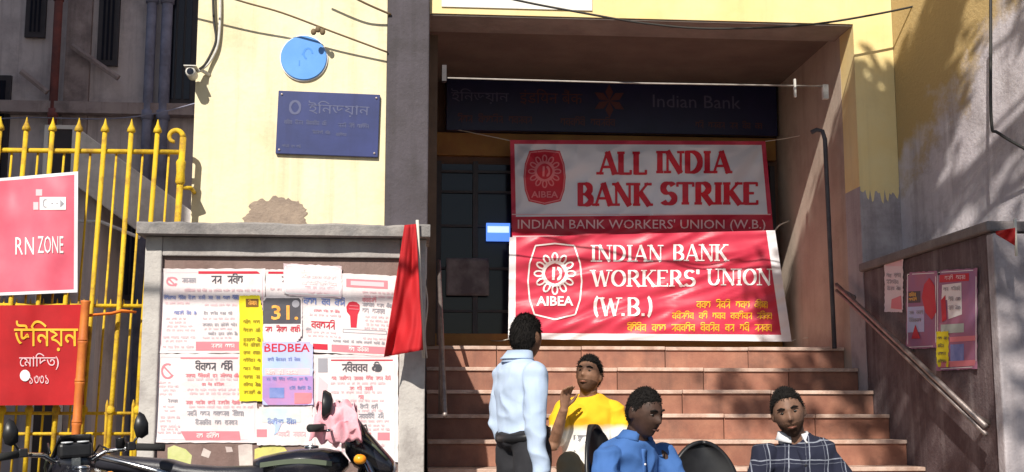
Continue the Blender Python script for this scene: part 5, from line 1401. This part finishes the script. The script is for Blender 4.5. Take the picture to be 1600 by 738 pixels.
nt.links.new(g3.outputs[0], mp_.inputs[0]); nt.links.new(mp_.outputs[2], mx.inputs[6])
nt.links.new(mr.outputs[0], mx.inputs[0]); nt.links.new(mx.outputs[2], N['Principled BSDF'].inputs['Base Color'])
# navy checks
chk = mat('navy_check', (.012, .014, .03), None, rough=.9)
nt = chk.node_tree; N = nt.nodes
tc = N.new('ShaderNodeTexCoord'); sx = N.new('ShaderNodeSeparateXYZ'); nt.links.new(tc.outputs['Object'], sx.inputs[0])
def mth(op, a, b_=None):
    n = N.new('ShaderNodeMath'); n.operation = op
    for i, v in enumerate((a, b_)):
        if v is None: continue
        if isinstance(v, (int, float)): n.inputs[i].default_value = v
        else: nt.links.new(v, n.inputs[i])
    return n.outputs[0]
def stripes(sock, per, off, wid):
    f = mth('FRACT', mth('ADD', mth('DIVIDE', sock, per), off)); return mth('LESS_THAN', mth('ABSOLUTE', mth('SUBTRACT', f, .5)), wid)
nzc = N.new('ShaderNodeTexNoise'); nzc.inputs['Scale'].default_value = 5; nt.links.new(tc.outputs['Object'], nzc.inputs['Vector'])
wx = mth('ADD', sx.outputs['X'], mth('MULTIPLY', nzc.outputs['Fac'], .05)); wz = mth('ADD', sx.outputs['Z'], mth('MULTIPLY', nzc.outputs['Fac'], -.06))
ga = mth('MAXIMUM', mth('MAXIMUM', stripes(wx, .092, .1, .028), stripes(wz, .085, .3, .03)), mth('MULTIPLY', mth('MAXIMUM', stripes(wx, .092, .3, .016), stripes(wz, .085, .52, .018)), .45))
fb = N.new('ShaderNodeTexNoise'); fb.inputs['Scale'].default_value = 60; nt.links.new(tc.outputs['Object'], fb.inputs['Vector'])
ga = mth('MULTIPLY', ga, mth('ADD', fb.outputs['Fac'], .3))
mx = N.new('ShaderNodeMix'); mx.data_type = 'RGBA'; mx.inputs[6].default_value = (.012, .014, .032, 1); mx.inputs[7].default_value = (.28, .30, .36, 1)
nt.links.new(ga, mx.inputs[0]); nt.links.new(mx.outputs[2], N['Principled BSDF'].inputs['Base Color'])

# standing man, seen from behind, turned to the man on the steps
yS = 6.42
person('man standing with his back turned in a pale blue shirt and dark trousers', (at(817, 600, yS).x, yS, 0), R(116),
       dict(pelvis=(0, 0, .995), mid=(0, .025, 1.2), neck=(0, .02, 1.40), head=(0, -.02, 1.50), look=(26, -4, 0),
            shL=(.143, .02, 1.305), shR=(-.143, .02, 1.305), elL=(.18, .035, 1.06), wrL=(.175, -.05, .86), elR=(-.18, .035, 1.05), wrR=(-.18, .0, .81),
            handL=((0, -.35, -1), (-1, 0, 0), .4), handR=((0, -.2, -1), (1, 0, 0), .35),
            hipL=(.085, 0, .93), hipR=(-.085, 0, .93), knL=(.10, -.02, .5), knR=(-.10, -.01, .5), anL=(.11, .02, .085), anR=(-.11, .03, .085), toL=(.03, -.13, 0), toR=(-.03, -.13, 0)),
       dict(skin=('brown', (.20, .10, .06)), sleeve='long', shirt=white_shirt, collar=white_shirt, trousers=charcoal, hem=0, hair=.013, loose=1.04, slim=.84, belt=True, fold=.0055))
# man sitting on the steps in a yellow T-shirt
zs = LZ - .166 * 6
person('man sitting on the steps in a yellow and white T-shirt, one hand raised', (at(920, 640, 7.72).x, 7.72, zs), R(-4),
       dict(pelvis=(0, 0, .10), mid=(0, .03, .34), neck=(0, .0, .61), head=(0, -.035, .735), look=(-24, -14, 4),
            shL=(.155, 0, .515), shR=(-.155, 0, .515), elL=(.225, -.06, .29), wrL=(.15, -.27, .20), elR=(-.225, -.10, .31), wrR=(-.165, -.22, .53),
            handR=((.12, -.15, 1), (.5, -.8, 0), .3), handL=((-.3, -1, -.1), (0, 0, -1), .45),
            hipL=(.09, -.03, .09), hipR=(-.09, -.03, .09), knL=(.17, -.40, .20), knR=(-.15, -.42, .21), anL=(.15, -.60, -.245), anR=(-.13, -.61, -.245), toL=(.04, -.12, 0), toR=(-.03, -.12, 0)),
       dict(skin=('warm', (.31, .165, .105)), sleeve='short', shirt=tee, trousers=khaki, hem=-.1, hair=.016, beard=.42, fold=.007))
# man in the blue shirt on a chair, turned to the right
person('man seated on a chair in a blue shirt, looking to the right', (XB, 6.05, .43), R(28),
       dict(pelvis=(0, 0, .10), mid=(0, .04, .31), neck=(0, -.05, .575), head=(0, -.115, .685), look=(8, 12, -2),
            shL=(.165, -.04, .475), shR=(-.165, -.04, .475), elL=(.25, -.12, .26), wrL=(.12, -.34, .20), elR=(-.25, -.12, .26), wrR=(-.10, -.35, .20),
            hipL=(.09, -.03, .09), hipR=(-.09, -.03, .09), knL=(.15, -.44, .08), knR=(-.15, -.44, .08), anL=(.15, -.46, -.345), anR=(-.15, -.46, -.345), toL=(.03, -.13, 0), toR=(-.03, -.13, 0)),
       dict(skin=('dark', (.075, .040, .029)), sleeve='short', shirt=blue_shirt, collar=blue_shirt, trousers=charcoal, hem=-.1, hair=.010, belly=1.2, fold=.008, buttons=ink_white))
# man in the checked shirt
person('man seated on a chair in a navy checked shirt with pale collar, head tilted', (XP, 6.02, .42), R(-6),
       dict(pelvis=(.03, 0, .10), mid=(.02, .03, .31), neck=(-.04, -.03, .575), head=(-.075, -.075, .695), look=(-10, 4, -12),
            shL=(.135, -.02, .455), shR=(-.185, -.02, .49), elL=(.27, -.06, .24), wrL=(.14, -.30, .17), elR=(-.25, -.08, .26), wrR=(-.10, -.32, .17),
            hipL=(.12, -.03, .09), hipR=(-.06, -.03, .09), knL=(.19, -.44, .08), knR=(-.13, -.44, .08), anL=(.18, -.48, -.335), anR=(-.13, -.48, -.335), toL=(.03, -.13, 0), toR=(-.03, -.13, 0)),
       dict(skin=('tan', (.22, .12, .08)), sleeve='long', shirt=chk, collar=mat('white_collar', (.62, .62, .64), None), trousers=charcoal, hem=-.1, hair=.012, hair_high=.06, beard=.3, belly=1.12, fold=.006, buttons=charcoal))
